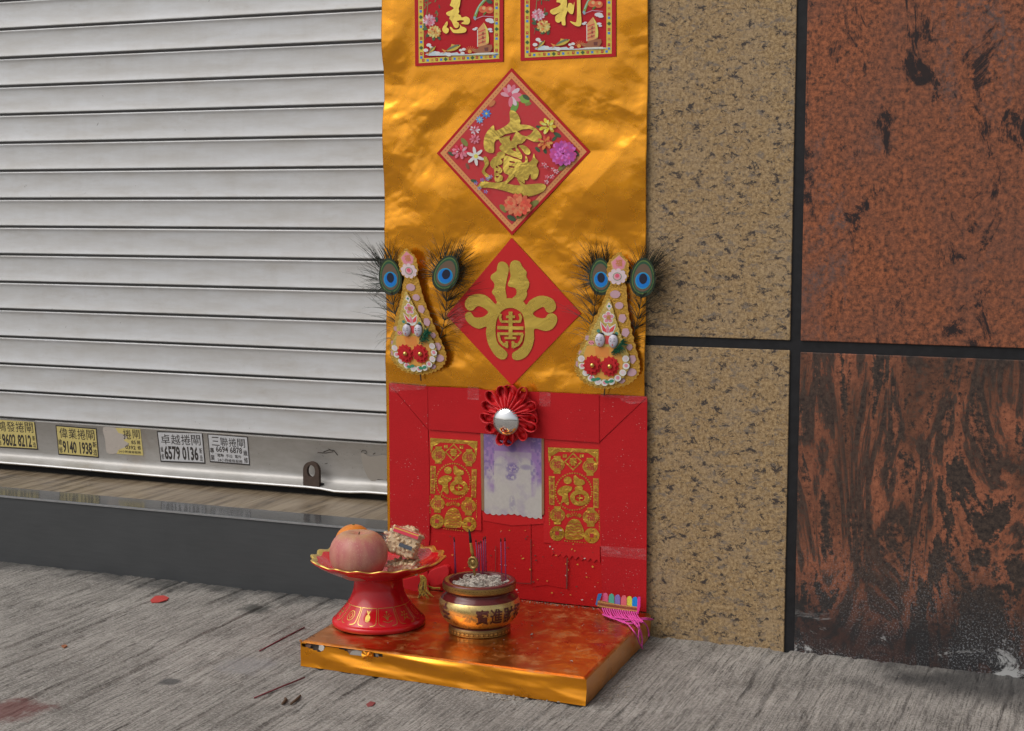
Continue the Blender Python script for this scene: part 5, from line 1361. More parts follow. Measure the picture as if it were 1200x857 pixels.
# ================================================================== PEDESTAL DISH
def theta_cam(c): return math.atan2(CAM[1] - c[1], CAM[0] - c[0])
pc_ = floor(444, 730, TZ); DC = (pc_.x, pc_.y, TZ + .0008)
dprof = [(.0735, 0), (.0750, .0012), (.0752, .0055), (.0738, .0080), (.0722, .0092), (.0712, .0098), (.0700, .0112), (.0670, .0150), (.0610, .0215), (.0545, .0290), (.0492, .0365), (.0450, .0440), (.0418, .0520), (.0398, .0600), (.0390, .0680), (.0392, .0740), (.0400, .0775)]
def dish():
    t = thing('pedestal_dish', DC, 'glossy red footed plastic dish with wavy gold rim holding fruit and snacks', 'dish')
    V, F = lathe(dprof, 96, DC); mesh('pedestal', V, F, M['red_plastic'], t, True)
    V, F = lathe([(.0001, .0002), (.0735, 0)], 96, DC); mesh('foot_base', V, F, M['red_plastic'], t)
    wave = lambda th: math.cos(th * 18)
    prof = [(.0395, .0765), (.050, .0785), (.064, .0830), (.080, .0895), (.094, .0965), (.1020, .1015), (.1060, .1050), (.1072, .1078), (.1060, .1090), (.1030, .1085), (.0975, .1060), (.0880, .1005), (.074, .0935), (.058, .0880), (.040, .0850), (.020, .0842), (.0001, .0840)]
    wgt = [0, 0, .1, .3, .6, .85, 1, 1, 1, 1, .8, .45, .2, 0, 0, 0, 0]
    n = 216; V, F, mi = [], [], []
    for j, (r, z) in enumerate(prof):
        for i in range(n):
            th = 2 * math.pi * i / n; w_ = wave(th) * wgt[j]; k = 1 + .022 * w_
            zz = z + .0016 * w_
            V.append((DC[0] + r * k * math.cos(th), DC[1] + r * k * math.sin(th), DC[2] + zz))
    for j in range(len(prof) - 1):
        for i in range(n):
            a, b = j * n + i, j * n + (i + 1) % n; F.append((a, b, b + n, a + n)); mi.append(1 if 7 <= j <= 9 else 0)
    mesh('scalloped_plate', V, F, [M['red_plastic'], M['gold_line']], t, True, midx=mi)
    rs = [p[0] for p in dprof]; zs_ = [p[1] for p in dprof]
    th0 = theta_cam(DC)
    def fn(u, z, l):                              # u: degrees from the side facing the street, z: mm above the foot
        r = float(np.interp(z / 1000, zs_, rs)) + .0004 + l; th = th0 + R(u); return (DC[0] + r * math.cos(th), DC[1] + r * math.sin(th), DC[2] + z / 1000)
    P = Print(fn, .0001); W1 = (1, 1, 1, 1)
    hline = lambda u0, u1, z, w_: P.line([(u0 + (u1 - u0) * i / 8, z) for i in range(9)], w_, W1)
    for k in range(12):
        u = k * 30 - 17
        P.line([(u - 14 + 28 * i / 8, 36.5) for i in range(9)], .55, W1)
        for s_ in (-1, 1): P.line(smooth([(u + s_ * 13.6, 36.5), (u + s_ * 13.4, 26), (u + s_ * 13, 17), (u + s_ * 10, 13.6), (u + s_ * 5, 12.8)], 3, False), .75 if s_ > 0 else .5, W1)
        m = k % 4; z0 = 24
        if m == 0:
            P.disc(u, z0 - 1, 3.8, W1, 12, 5.2)
            for a in (-3, 0, 3): P.line([(u, z0 + 4), (u + a, z0 + 9)], 1.0, W1)
        elif m == 1:
            for i in range(5): a = R(20 + 35 * i); P.line(smooth([(u, z0 - 4), (u + 4 * math.cos(a) - 1, z0 + 3 * math.sin(a)), (u + 7.5 * math.cos(a), z0 + 6.4 * math.sin(a) - 1)], 3, False), .6, W1)
            P.line([(u - 7, z0 - 4.5), (u, z0 - 7), (u + 7, z0 - 4.5)], .7, W1); P.disc(u, z0 + 7, 1.4, W1, 8)
        elif m == 2:
            for i in range(6): a = math.pi / 3 * i; P.disc(u + 4.6 * math.cos(a), z0 + 4.2 * math.sin(a), 1.7, W1, 8, 1.0, a)
            P.disc(u, z0, 1.5, W1, 8); P.line([(u - 6, z0 - 7), (u, z0 - 4), (u + 6, z0 - 7)], .5, W1)
        else:
            ring = [(u + 6.2 * math.cos(a), z0 + 6.4 * math.sin(a)) for a in np.linspace(0, 6.283, 22)]; P.line(ring, .7, W1)
            dm = [(u + 3.6 * math.cos(a), z0 + 3.8 * math.sin(a)) for a in np.linspace(0, 6.283, 5)]; P.line(dm, .6, W1)
    P.build('gold_pattern', M['gold_line'], t)
dish()

# ------------------------------------------------------------------ fruit
def apple():
    c = floor(420.5, 650.5, DC[2] + .1235); r = .0455
    pr = []
    for i in range(29):
        s = i / 28; a = -math.pi / 2 + math.pi * s
        rr = r * (math.cos(a) ** .82) * (1.0 + .05 * math.sin(a)); z = .0405 * math.sin(a)
        if s > .80: k = (s - .80) / .2; z -= .0105 * k ** 2.2
        if s < .16: k = (.16 - s) / .16; z += .006 * k ** 2
        pr.append((max(rr, .0002), z))
    V, F = lathe(pr, 48, c, lambda th, j: 1 + .014 * math.cos(th * 5 + 1) * (j / 28) + .018 * math.cos(2 * th + .6))
    t = NT('blush_apple_skin'); tc = t.coord()
    ang = t.noise(t.coord((1, 1, .18)), 90, 5, .6); blo = t.noise(tc, 22, 4)
    sx = t.n('SeparateXYZ', {'Vector': t.n('TexCoord').outputs['Object']})
    base = t.mix(t.ramp(t.math('ADD', t.math('MULTIPLY', ang, .6), t.math('MULTIPLY', blo, .5)), [(.38, 0.0), (.72, 1.0)]), (.50, .13, .13, 1), (.62, .29, .20, 1))
    top = t.ramp(t.math('ADD', t.math('MULTIPLY', sx.outputs[2], 10.0), t.math('MULTIPLY', ang, .25)), [(.78, 0.0), (.95, .75)])
    base = t.mix(top, base, (.50, .33, .13, 1))
    v = t.n('TexVoronoi', {'Vector': tc, 'Scale': 330.0}); base = t.mix(t.ramp(v.outputs['Distance'], [(.16, .45), (.26, 0.0)]), base, (.68, .46, .34, 1))
    t.set(Base_Color=base, Roughness=.45); t.bump(blo, .05, .002)
    a = thing('apple', (c.x, c.y, c.z - .0405), 'large pink red apple in front of the orange on red dish', 'apple')
    mesh('fruit', V, F, t.m, a, True)
    V, F = tube([(c.x, c.y, c.z + .027), (c.x + .001, c.y, c.z + .035), (c.x + .002, c.y - .001, c.z + .0370)], [.0014, .0011, .0012], 7); mesh('stalk', V, F, simple('dry_stalk', (.20, .14, .08, 1), .8), a, True)
apple()
def orange():
    c = floor(414.5, 635, DC[2] + .1250); r = .0305
    V, F = ball(c, (r, r, r * .93), 40, 24, lambda th, ph: 1 + .008 * math.cos(6 * th) * math.cos(ph))
    t = NT('orange_peel'); h = t.n('TexVoronoi', {'Vector': t.coord(), 'Scale': 420.0}).outputs['Distance']
    t.set(Base_Color=t.mix(t.noise(t.coord(), 30, 4), (.72, .20, .015, 1), (.82, .27, .02, 1)), Roughness=.38); t.bump(h, .35, .0012)
    o = thing('orange', (c.x, c.y, c.z - r), 'small orange behind the large apple on red dish', 'orange')
    mesh('fruit', V, F, t.m, o, True)
    V, F = ball((c.x, c.y, c.z + r * .93), (.0025, .0025, .0012), 10, 6); mesh('stem_button', V, F, simple('green_button', (.12, .13, .05, 1), .8), o, True)
orange()

# ------------------------------------------------------------------ wrapped puffed-rice snacks
def film_mat():
    t = NT('clear_wrapper'); tr = t.n('BsdfTransparent', {'Color': (.97, .95, .95, 1)}); gl = t.n('BsdfGlossy', {'Roughness': .12, 'Color': (1, 1, 1, 1)})
    bmp = t.n('Bump', {'Height': t.noise(t.coord(), 160, 4, .6), 'Strength': .5, 'Distance': .003}); t.t.links.new(bmp.outputs[0], gl.inputs['Normal'])
    fr = t.n('LayerWeight', {'Blend': .35}); t.t.links.new(bmp.outputs[0], fr.inputs['Normal'])
    mx = t.n('MixShader'); t.t.links.new(t.math('ADD', t.math('MULTIPLY', fr.outputs['Facing'], .14), .02), mx.inputs[0]); t.t.links.new(tr.outputs[0], mx.inputs[1]); t.t.links.new(gl.outputs[0], mx.inputs[2])
    t.t.links.new(mx.outputs[0], t.t.nodes['Material Output'].inputs[0]); return t.m
M['film'] = film_mat()
def grain_mat():
    t = NT('puffed_rice'); t.set(Base_Color=t.mix(t.noise(t.coord(), 90, 4), (.70, .46, .22, 1), (.85, .72, .50, 1)), Roughness=.55); return t.m
M['grain'] = grain_mat()
from mathutils import Matrix, Euler
def snack(center, size, rot, label, strip, seed):
    rnd = random.Random(seed); t = thing('wrapped_snack', (center[0], center[1], center[2] - size[2] / 2), label, 'snack', 'wrapped puffed rice snacks on the dish')
    Mx = Matrix.Translation(center) @ Euler(rot).to_matrix().to_4x4(); T_ = lambda p: tuple(Mx @ Vector(p))
    hx, hy, hz = (s / 2 for s in size); parts = []
    st = .0066
    for ix in np.arange(-hx + st / 2, hx, st):
        for iy in np.arange(-hy + st / 2, hy, st):
            for iz in np.arange(-hz + st / 2, hz, st):
                if max(abs(ix) / hx, abs(iy) / hy, abs(iz) / hz) < .55: continue
                p = (ix + rnd.uniform(-.0022, .0022), iy + rnd.uniform(-.0022, .0022), iz + rnd.uniform(-.0022, .0022))
                v, f = ball((0, 0, 0), (.0029, .0033, .0050 * rnd.uniform(.8, 1.15)), 7, 5)
                E_ = Euler((rnd.uniform(0, 3), rnd.uniform(0, 3), rnd.uniform(0, 3))).to_matrix()
                parts.append(([T_(Vector(p) + E_ @ Vector(q)) for q in v], f))
    V, F = join(parts); tag(mesh('puffed_rice', V, F, M['grain'], t, True), kind='stuff')
    V, F = box(-hx * .9, hx * .9, -hy * .9, hy * .9, -hz * .9, hz * .9); mesh('rice_core', [T_(v) for v in V], F, M['grain'], t)
    # crumpled film with two twisted ends
    V, F = [], []; n = 28; sec = [(-1.75, .75, .10), (-1.45, .55, .14), (-1.15, .85, .6), (-1.06, 1.05, 1.05), (-.5, 1.09, 1.10), (0, 1.08, 1.09), (.5, 1.09, 1.1), (1.06, 1.05, 1.05), (1.15, .85, .6), (1.45, .55, .14), (1.75, .75, .10)]
    for s, ky, kz in sec:
        for i in range(n):
            a = 2 * math.pi * i / n; ca, sa = math.cos(a), math.sin(a); k = 1 / max(abs(ca), abs(sa)) ** .8
            V.append(T_((s * hx + rnd.uniform(-.0015, .0015), ca * k * hy * ky + rnd.uniform(-.0009, .0009), sa * k * hz * kz + rnd.uniform(-.0009, .0009))))
    for j in range(len(sec) - 1):
        for i in range(n): a, b = j * n + i, j * n + (i + 1) % n; F.append((a, b, b + n, a + n))
    mesh('wrapper', V, F, M['film'], t)
    for (x0, x1, y0, y1, face, col, nm) in strip:
        P = Print(lambda u, v, l: T_((u * hx, v * hy, hz * 1.10 + .0012 + l)) if face == 'top' else T_((u * hx, -hy * 1.10 - .0012 - l, v * hz)))
        P.rect(x0, y0, x1, y1, col); 
        if nm == 'printed_band':
            P.rect(x0, y0 + (y1 - y0) * .6, x1, y0 + (y1 - y0) * .8, rgb(214, 170, 60), 1)
        P.build(nm, M['print'], t)
c1_ = floor(474.5, 636, DC[2] + .137)
BP = rgb(206, 40, 70)
snack((c1_.x, c1_.y, c1_.z), (.046, .042, .040), (R(-14), R(16), R(8)), 'clear wrapped puffed rice cube with pink band stacked on top', [(-.75, 1.02, -1.05, -.72, 'top', BP, 'printed_band'), (-.8, 1.02, .62, 1.05, 'front', BP, 'printed_band'), (-.1, .85, -.35, -.05, 'front', rgb(60, 70, 84), 'printed_mark')], 5)
c2_ = floor(462, 637, DC[2] + .126)
snack((c2_.x, c2_.y + .030, c2_.z), (.044, .034, .034), (R(0), R(-8), R(60)), 'clear wrapped puffed rice cube leaning behind the apple', [], 6)
c3_ = floor(473, 665, DC[2] + .0995)
snack((c3_.x, c3_.y, c3_.z), (.046, .034, .018), (R(3), R(-4), R(14)), 'flat clear wrapped puffed rice piece under the other snacks', [(.1, .85, -.6, .3, 'front', rgb(150, 110, 90), 'printed_mark')], 7)

# ================================================================== INCENSE POT
pp_ = floor(562, 739, TZ); IC = (pp_.x, pp_.y, TZ + .0008)
iprof = [(.0475, 0), (.0485, .001), (.0480, .0095), (.0465, .0112), (.0462, .0125), (.0505, .0160), (.0575, .0225), (.0622, .0315), (.0642, .0415), (.0636, .0495), (.0612, .0555), (.0570, .0605), (.0535, .0635), (.0525, .0655), (.0535, .0670), (.0565, .0682), (.0575, .0695), (.0577, .0798), (.0570, .0815), (.0545, .0822), (.0480, .0819), (.0465, .0807), (.0460, .0707), (.0001, .0707)]
def incense_pot():
    t = thing('incense_pot', IC, 'round maroon and gold incense pot filled with grey ash', 'incense pot')
    mar = simple('maroon_glaze', (.13, .018, .018, 1), .16, 0, .25, 50)
    gm = NT('worn_gold_glaze'); wr = gm.noise(gm.coord((1, 1, 1.6)), 60, 7, .7, .4)
    gm.set(Base_Color=gm.mix(gm.ramp(wr, [(.52, 0.0), (.66, .7)]), (.80, .60, .24, 1), (.22, .09, .04, 1)), Metallic=gm.ramp(wr, [(.52, .95), (.66, .3)]), Roughness=gm.ramp(wr, [(.4, .26), (.7, .5)]))
    gm.bump(wr, .1, .001)
    dk = simple('dull_brown_gold', (.30, .17, .06, 1), .35, .7, .4, 120)
    V, F = lathe(iprof, 72, IC); mi = []
    for j in range(len(iprof) - 1):
        z = (iprof[j][1] + iprof[j + 1][1]) / 2; r = iprof[j][0]
        k = 2 if z < .0104 else (1 if .0190 < z < .0545 else (2 if (.0690 < z < .0800 and r > .057) else 0))
        mi += [k] * 72
    mesh('bowl', V, F, [mar, gm.m, dk], t, True, midx=mi)
    rs = [p[0] for p in iprof[:19]]; zs_ = [p[1] for p in iprof[:19]]; th0 = theta_cam(IC); LF = [.0009]
    def fn(u, z, l):
        r = float(np.interp(z / 1000, zs_, rs)) + LF[0] + l; th = th0 + R(u); return (IC[0] + r * math.cos(th), IC[1] + r * math.sin(th), IC[2] + z / 1000)
    P = Print(fn, .0001); MR = (.12, .015, .014, 1)
    for ch, u in (('寶', 4), ('進', 24.5), ('財', 45), ('招', 66)):
        P.text(ch, ((u - 9.5, 50), (u + 9.5, 50), (u + 9.5, 25), (u - 9.5, 25)), MR, .018)
    # emblem (stacked ingots under a flame) on the left
    for u in (-56, 130):
        for dx, z, r in ((0, 47, 5), (-4, 39, 4), (5, 38, 4.4), (0, 32, 5), (-6, 30, 3), (6, 30, 3)): P.disc(u + dx, z, r, MR, 9, r * .55)
        P.line([(u - 8, 43), (u, 40.5), (u + 8, 43)], 1.0, MR); P.disc(u, 51.5, 2.2, MR, 8, 2.0)
    P.build('painted_characters', M['print'], t)['kind'] = 'stuff'; LF[0] = .0003
    G_ = Print(fn, .0001); Gc = (1, 1, 1, 1)
    for k in range(60):                           # key fret round the rim and lappets round the foot
        u = k * 6
        for a, b, c_, d in ((0, 71.5, 5, 72.2), (0, 77.5, 5, 78.2), (0, 71.5, .6, 78.2), (4.4, 73.5, 5, 78.2), (1.6, 73.5, 5, 74.2), (1.6, 73.5, 2.2, 76.1)): G_.rect(u + a, b, u + c_, d, Gc)
    for k in range(40):
        u = k * 9
        G_.rect(u, 1.4, u + 8, 2.2, Gc); G_.disc(u + 4, 5.3, 2.6, Gc, 8, 1.9); G_.rect(u, 8.4, u + 8, 9.1, Gc); G_.rect(u, 2.2, u + .8, 8.4, Gc)
    G_.build('gold_fret', simple('fret_gold', (.62, .44, .14, 1), .35, .9, .4, 140), t)['kind'] = 'stuff'
    # ash bed
    nr, na = 22, 64; V, F = [(IC[0], IC[1], IC[2] + .0793)], []
    for j in range(1, nr):
        r = .0462 * j / (nr - 1)
        for i in range(na):
            a = 2 * math.pi * i / na; x, y = r * math.cos(a), r * math.sin(a)
            z = .0823 - .011 * (j / (nr - 1)) ** 2 + (float(fbm(np.array(x * 110 + 9), np.array(y * 110), 13, 4)) - .5) * .011
            V.append((IC[0] + x, IC[1] + y, IC[2] + z))
    for i in range(na): F.append((0, 1 + i, 1 + (i + 1) % na))
    for j in range(nr - 2):
        for i in range(na): a, b = 1 + j * na + i, 1 + j * na + (i + 1) % na; F.append((a, a + na, b + na, b))
    ash = NT('grey_ash'); an = ash.noise(ash.coord(), 240, 5, .7)
    ash.set(Base_Color=ash.mix(ash.ramp(an, [(.35, 0.0), (.6, 1.0)]), (.28, .24, .20, 1), (.62, .56, .49, 1)), Roughness=.95); ash.bump(an, .6, .002); M['ash'] = ash.m
    tag(mesh('ash', V, F, ash.m, t, True), kind='stuff')
    parts = []; rnd = random.Random(4)
    for i in range(70):                          # fallen curls of burnt joss ash
        a, r = rnd.uniform(0, 6.283), .043 * math.sqrt(rnd.random()); x, y = IC[0] + r * math.cos(a), IC[1] + r * math.sin(a); z = IC[2] + .0843 - .008 * (r / .046) ** 2 + rnd.uniform(-.001, .002)
        d = rnd.uniform(0, 6.283); ln = rnd.uniform(.008, .022); cv = rnd.uniform(-2, 2); pts = []
        for k in range(4): pts.append((x, y, z + .001 * math.sin(k))); x += ln / 4 * math.cos(d); y += ln / 4 * math.sin(d); d += cv / 4
        parts.append(tube(pts, [.0009, .0012, .0012, .0006], 5))
    tag(mesh('ash_curls', *join(parts), M['ash'], t), kind='stuff')
    tag(mesh('charred_spot', *ball((IC[0] + .017, IC[1] + .022, IC[2] + .0805), (.009, .007, .0022), 14, 6), simple('char', (.015, .014, .013, 1), .95, 0, .4, 300, .8, 500), t, True))
incense_pot()
PURP = simple('magenta_stick', (.20, .014, .075, 1), .6, 0, .25, 200); BURN = simple('burnt_tip', (.02, .015, .015, 1), .9)
ic = crop(505, 620, 6.125)
for (x0, y0, x1, y1, dy) in ((180, 318, 165, 58, -.004), (173, 318, 168, 72, -.001), (348, 330, 344, 92, .002), (372, 325, 358, 84, .010), (381, 305, 377, 62, .016), (396, 300, 390, 52, .018), (508, 338, 501, 68, .006), (537, 366, 531, 62, -.012), (340, 300, 322, 76, .022)):
    (a, b), (c, d) = ic([(x0, y0), (x1, y1)])
    p = floor(a, b, IC[2] + .0785); q = wall(c, d, p.y)
    t = thing('incense_stick', p, 'burnt magenta joss stick standing in the ash of incense pot', 'incense stick', 'joss sticks in the pot')
    q.x = p.x + (q.x - p.x) * 1.0
    V, F = tube([p + (p - q) * .2, p, p + (q - p) * .93], .00105, 6); mesh('stick', V, F, PURP, t, True)
    V, F = tube([p + (q - p) * .92, q], [.0012, .0008], 6); mesh('burnt_tip', V, F, BURN, t, True)
def joss_medallion():
    (a, b), (c, d) = ic([(312, 338), (303, 245)]); p = floor(a, b, IC[2] + .0825); Y = p.y
    t = thing('gilt_joss_candle', p, 'gilt medallion joss candle with black burnt top in incense pot', 'joss candle')
    gm = simple('tarnished_gilt', (.34, .22, .07, 1), .45, .7, .5, 150, .5, 400)
    f = lambda x, y: wall(*ic([(x, y)])[0], Y)
    V, F = tube([f(318, 355), f(311, 300), f(304, 270)], .0020, 8); mesh('stem', V, F, gm, t, True)
    m = f(303, 243); r = .0098
    V, F = lathe([(.0001, .0030), (.0030, .0032), (.0034, .0016), (.0062, .0016), (.0066, .0030), (.0086, .0030), (r, .0012), (r, -.0012), (.0001, -.0022)], 30, (0, 0, 0), lambda th, j: 1 + (.05 * math.cos(10 * th) if j > 4 else 0))
    mesh('medallion', [(m.x + x * .92, m.y - z, m.z + y * 1.12) for x, y, z in V], F, gm, t, True)
    V, F = tube([f(302, 195), f(295, 160), f(287, 110), f(284, 92)], [.0020, .0030, .0024, .0020], 8); mesh('neck', V, F, simple('ochre_wax', (.36, .20, .04, 1), .6, 0, .3, 200), t, True)
    V, F = tube([f(285, 98), f(281, 50), f(276, 20), f(273, 2)], [.0024, .0020, .0017, .0010], 8); mesh('burnt_top', V, F, BURN, t, True)
joss_medallion()

# ================================================================== SMALL THINGS ON THE TRAY
def fringe_charm():
    c = crop(685, 680, 9.52); Y = -.034
    t = thing('fringed_charm', wall(725, 720, Y), 'woven charm with rainbow tabs and magenta fringe on tray corner', 'charm')
    def slab(name, pts, y, th, m, sm=0):
        return plate(name, c(smooth(pts, sm) if sm else pts), y, th, m, t)
    for i, (x, y, col) in enumerate(((230, 230, rgb(210, 90, 130)), (300, 240, rgb(80, 165, 140)), (368, 250, rgb(130, 110, 180)), (438, 258, rgb(220, 100, 110)), (500, 268, rgb(226, 205, 70)), (562, 275, rgb(20, 130, 220)))):
        w_, top = 34, y - 88
        slab('coloured_tab', [(x - w_, y + 30), (x - w_ + 4, top + 30), (x - 18, top + 6), (x, top), (x + 18, top + 6), (x + w_ - 4, top + 30), (x + w_ - 4, y + 30)], Y - .001 * (i % 2), .0012, simple('felt_tab', col, .8, 0, .2, 250))
    band = simple('woven_braid', (.38, .15, .05, 1), .8, 0, .5, 420, .8, 600)
    slab('woven_band', [(148, 225), (170, 228), (300, 262), (450, 290), (585, 305), (590, 378), (450, 350), (300, 330), (155, 300), (138, 290)], Y - .004, .003, band)
    P = Print(lambda x, y, l: wall(*c([(x, y)])[0], Y - .0042 - l), .0002)
    for k, off in enumerate((8, 30, 52)):
        for i in range(26):
            u = i / 25; x = 155 + 425 * u; y = 232 + off + 62 * u ** .8
            P.poly([(x - 9, y - 5), (x + 6, y - 7), (x + 9, y + 4), (x - 6, y + 6)], rgb(206, 150, 84) if k != 1 else rgb(140, 54, 40))
    P.build('braid_stitches', M['print_matte'], t)
    slab('pink_strip', [(592, 190), (624, 188), (622, 290), (600, 378), (584, 372), (588, 290)], Y - .0045, .002, simple('magenta_felt', rgb(214, 50, 140), .7))
    slab('blue_strip', [(150, 155), (192, 150), (180, 200), (140, 290), (122, 270), (135, 215)], Y - .003, .002, simple('blue_felt', rgb(50, 110, 170), .8))
    mg = simple('magenta_thread', rgb(206, 70, 150), .7, 0, .3, 300); rnd = random.Random(3); parts = []
    def strand(pts, dep, r=.0009):
        pts = smooth(pts, 4, False); n = len(pts)
        out = []
        for i, p in enumerate(pts):
            px, py = c([p])[0]; q = wall(px, py, Y + dep - .010 * (i / n))
            if q.z < TZ + .0025: q = floor(px, py, TZ + .0025)
            ex = TBR[0] + (TFR[0] - TBR[0]) * (-q.y / .36) + .002
            if q.x > ex and q.z < TZ + .004:
                d = ray(px, py); k = (ex + .001 - CAM[0]) / d[0]; h = Vector(CAM + d * k)
                if h.z > .002 and h.y < -.006: q = h
                else: q = Vector((q.x, min(q.y, -.014), max(.003, wall(px, py, min(q.y, -.014)).z)))
            out.append(q)
        parts.append(tube(out, r, 5))
    for i in range(16):                           # looped fringe hanging from the band
        x = 200 + i * 25; strand([(x, 310 + i * 3), (x + 14, 350 + i * 3), (x + 40 + rnd.uniform(-6, 6), 395 + i * 2.5 + rnd.uniform(-8, 6)), (x + 78, 412 + i * 3.4)], -.004 - .001 * (i % 3), .0013)
    for e in ([(200, 380), (330, 430), (470, 455), (600, 430), (700, 425), (765, 440)], [(430, 450), (520, 530), (590, 640), (610, 700), (645, 762)], [(500, 390), (560, 470), (620, 560), (640, 680), (632, 740)], [(520, 395), (600, 480), (610, 560), (600, 650)],
              [(560, 470), (640, 470), (690, 510), (712, 580), (712, 628)], [(480, 400), (540, 470), (605, 540), (640, 660)], [(300, 420), (440, 470), (540, 480), (640, 440), (740, 445)]):
        strand(e, -.006, .0011); strand([(x + rnd.uniform(-6, 10), y + rnd.uniform(-4, 6)) for x, y in e], -.007, .0009)
    tag(mesh('fringe', *join(parts), mg, t, True), kind='stuff')
    strandc = []
    pts = smooth([(150, 320), (230, 390), (350, 440), (480, 465)], 5, False)
    V, F = tube([wall(*c([p])[0], Y - .009) for p in pts], .0022, 6); mesh('red_cord', V, F, simple('red_cord', (.55, .03, .03, 1), .6), t, True)
fringe_charm()
def red_packet():
    c = crop(355, 605, 5.91); Y = -.045
    t = thing('red_pouch', wall(490, 693, Y), 'small red pouch with gold tassel lying behind the pedestal dish', 'pouch')
    pts = [(640, 420), (700, 440), (790, 412), (830, 440), (800, 520), (720, 508), (650, 490)]
    o = plate('pouch', c(smooth(pts, 3)), Y - .004, .012, M['red_cloth'], t); bevel(o, .003, 2)
    pts2 = [(870, 395), (900, 370), (990, 345), (1010, 400), (960, 470), (890, 480), (862, 440)]
    o = plate('pouch_fold', c(smooth(pts2, 3)), Y + .012, .012, M['red_ribbon'], t); bevel(o, .003, 2)
    gd = simple('gold_thread', (.50, .33, .06, 1), .5, .3, .4, 300); bk = simple('black_thread', (.02, .02, .02, 1), .7); rnd = random.Random(8); parts, pb = [], []
    for i in range(26):
        x0 = 812 + rnd.uniform(-6, 22); e = [(x0, 408 + rnd.uniform(0, 8)), (x0 + rnd.uniform(5, 26), 440 + rnd.uniform(-6, 6)), (x0 + rnd.uniform(-15, 30), 500 + rnd.uniform(-5, 8)), (x0 + rnd.uniform(-20, 75), 560 + rnd.uniform(-18, 12))]
        (pb if i % 7 == 0 else parts).append(tube([wall(*c([p])[0], Y - .009 - .001 * k - .002 * rnd.random()) for k, p in enumerate(smooth(e, 3, False))], .0007, 4))
    for i in range(8):
        e = [(860 + rnd.uniform(-5, 5), 480), (900, 498 + rnd.uniform(-6, 8)), (950, 495 + rnd.uniform(-6, 10))]
        parts.append(tube([wall(*c([p])[0], Y - .006) for p in smooth(e, 3, False)], .0006, 4))
    tag(mesh('gold_tassel', *join(parts), gd, t), kind='stuff'); tag(mesh('black_threads', *join(pb), bk, t), kind='stuff')
red_packet()

# ================================================================== LITTER
def flake(name, pts, z, mat, label, cat, group=None, th=.0006, curl=.002):
    c = [floor(px, py, z) for px, py in pts]; n = len(c); m = sum((Vector(p) for p in c), Vector()) / n
    V = [(p.x, p.y, z + .0006 + curl * random.random()) for p in c] + [(m.x, m.y, z + .0016)] + [(p.x, p.y, z) for p in c]
    F = [(i, (i + 1) % n, n) for i in range(n)] + [(i, n + 1 + i, n + 1 + (i + 1) % n, (i + 1) % n) for i in range(n)]
    o = mesh(name, V, F, mat, None, origin=(m.x, m.y, z)); tag(o, label, cat, group); return o
flake('paper_scrap', [(176, 704), (182, 700), (192, 699), (198, 701), (196, 704), (186, 706.5), (178, 707)], 0, simple('scrap_red', (.55, .06, .05, 1), .6), 'small red paper scrap lying on concrete by the doorstep', 'scrap')
flake('paper_scrap', [(429, 826), (434, 823.5), (440, 825), (437, 828.5), (431, 829)], 0, simple('scrap_maroon', (.25, .05, .05, 1), .7), 'tiny dull maroon paper scrap on concrete before the tray', 'scrap')
flake('paper_scrap', [(72, 758), (76, 756.5), (79, 758), (75, 760)], 0, simple('scrap_brown', (.33, .12, .05, 1), .7), 'tiny orange brown flake on the brushed concrete', 'scrap')
RS = simple('dropped_stick', (.19, .025, .035, 1), .7, 0, .3, 200)
for (x0, y0, x1, y1), lb in [((304, 763, 357, 735), 'dropped dark red joss stick beside the tray left edge'), ((298, 818, 357, 794), 'dropped dark red joss stick before the tray torn corner')]:
    a, b = floor(x0, y0, .0012), floor(x1, y1, .0012); V, F = tube([a, a.lerp(b, .4) + Vector((.0006, 0, .0004)), b], .0011, 6); tag(mesh('joss_stick', V, F, RS, None, True, origin=a), lb, 'incense stick')
TW = simple('brown_twig', (.10, .055, .03, 1), .8, 0, .4, 200)
for (x0, y0, x1, y1, r), lb in (((341, 825, 352, 815, .0022), 'short bent brown twig on concrete before the tray'), ((331, 825, 334, 818, .0024), 'stubby brown twig beside the longer bent twig')):
    a, b = floor(x0, y0, .002), floor(x1, y1, .002); m = (a + b) / 2 + Vector((.002, .003, .001)); V, F = tube([a, m, b], [r * .8, r, r * .6], 7); tag(mesh('twig', V, F, TW, None, True, origin=a), lb, 'twig')
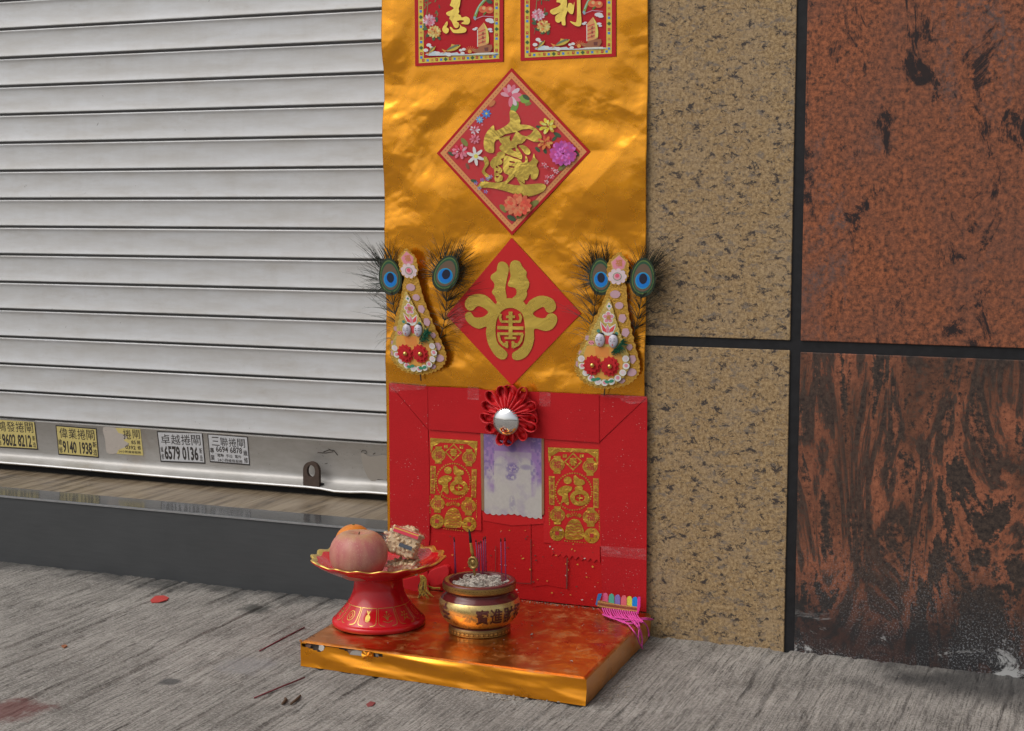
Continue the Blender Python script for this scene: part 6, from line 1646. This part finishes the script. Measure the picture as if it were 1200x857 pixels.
def crumbs():
    rnd = random.Random(12); parts = []; tan = simple('pale_ash_crumbs', (.42, .36, .29, 1), .95, 0, .35, 90)
    def add(x, y, z, s):
        d = rnd.uniform(0, 6.283); ln = s * rnd.uniform(.6, 2.0); pts = [(x, y, z + s * .25), (x + ln * .5 * math.cos(d), y + ln * .5 * math.sin(d), z + s * .4), (x + ln * math.cos(d + .5), y + ln * math.sin(d + .5), z + s * .25)]
        parts.append(tube(pts, [s * .2, s * .28, s * .15], 4))
    for i in range(210):                          # spill along the foot of the tray
        px = rnd.gauss(580, 26); py = 803 + (px - 540) * .14 + abs(rnd.gauss(0, 5)); p = floor(px, py, 0)
        if p.y < -.372: add(p.x, p.y, -.0005, rnd.uniform(.0016, .0042))
    for i in range(90):
        p = floor(rnd.uniform(690, 735), rnd.uniform(770, 822), 0)
        if p.x > .262: add(p.x, p.y, -.0005, rnd.uniform(.001, .0032))
    for i in range(150):
        p = floor(rnd.uniform(100, 1150), rnd.uniform(770, 856), 0)
        if not (-.25 < p.x < .27 and p.y > -.385) and p.y < -.01: add(p.x, p.y, -.001, rnd.uniform(.0008, .002))
    for i in range(120):
        p = floor(rnd.uniform(200, 1150), rnd.uniform(700, 790), 0)
        if p.y < -.004 and not (-.25 < p.x < .27 and p.y > -.385): add(p.x, p.y, -.001, rnd.uniform(.0008, .0018))
    o = mesh('ash_crumbs', *join(parts), tan, None, origin=(0, -.4, 0)); tag(o, 'pale crumbs of spilt ash scattered round the tray', 'ash', kind='stuff')
    parts.clear()
    for i in range(110):
        u, v = rnd.random(), rnd.random() ** .7; x = -.2 + .42 * u; y = -.35 + .33 * v
        if math.hypot(x - IC[0], y - IC[1]) < .055 or math.hypot(x - DC[0], y - DC[1]) < .08: continue
        add(x, y, TZ + .0002, rnd.uniform(.0006, .0016))
    for (px, py, s) in ((622, 745, .005), (624, 734, .0025), (671, 776, .003), (590, 742, .003), (702, 740, .002)):
        p = floor(px, py, TZ); add(p.x, p.y, TZ + .0002, s)
    for i in range(130):                          # dust line where tray meets panel
        x = rnd.uniform(.0, .23); add(x, -.016 - abs(rnd.gauss(0, .004)), TZ, rnd.uniform(.0008, .002))
    o = mesh('ash_flecks', *join(parts), tan, None, origin=(0, -.2, TZ)); tag(o, 'pale ash flecks dusted over the gold foil tray top', 'ash', kind='stuff')
crumbs()
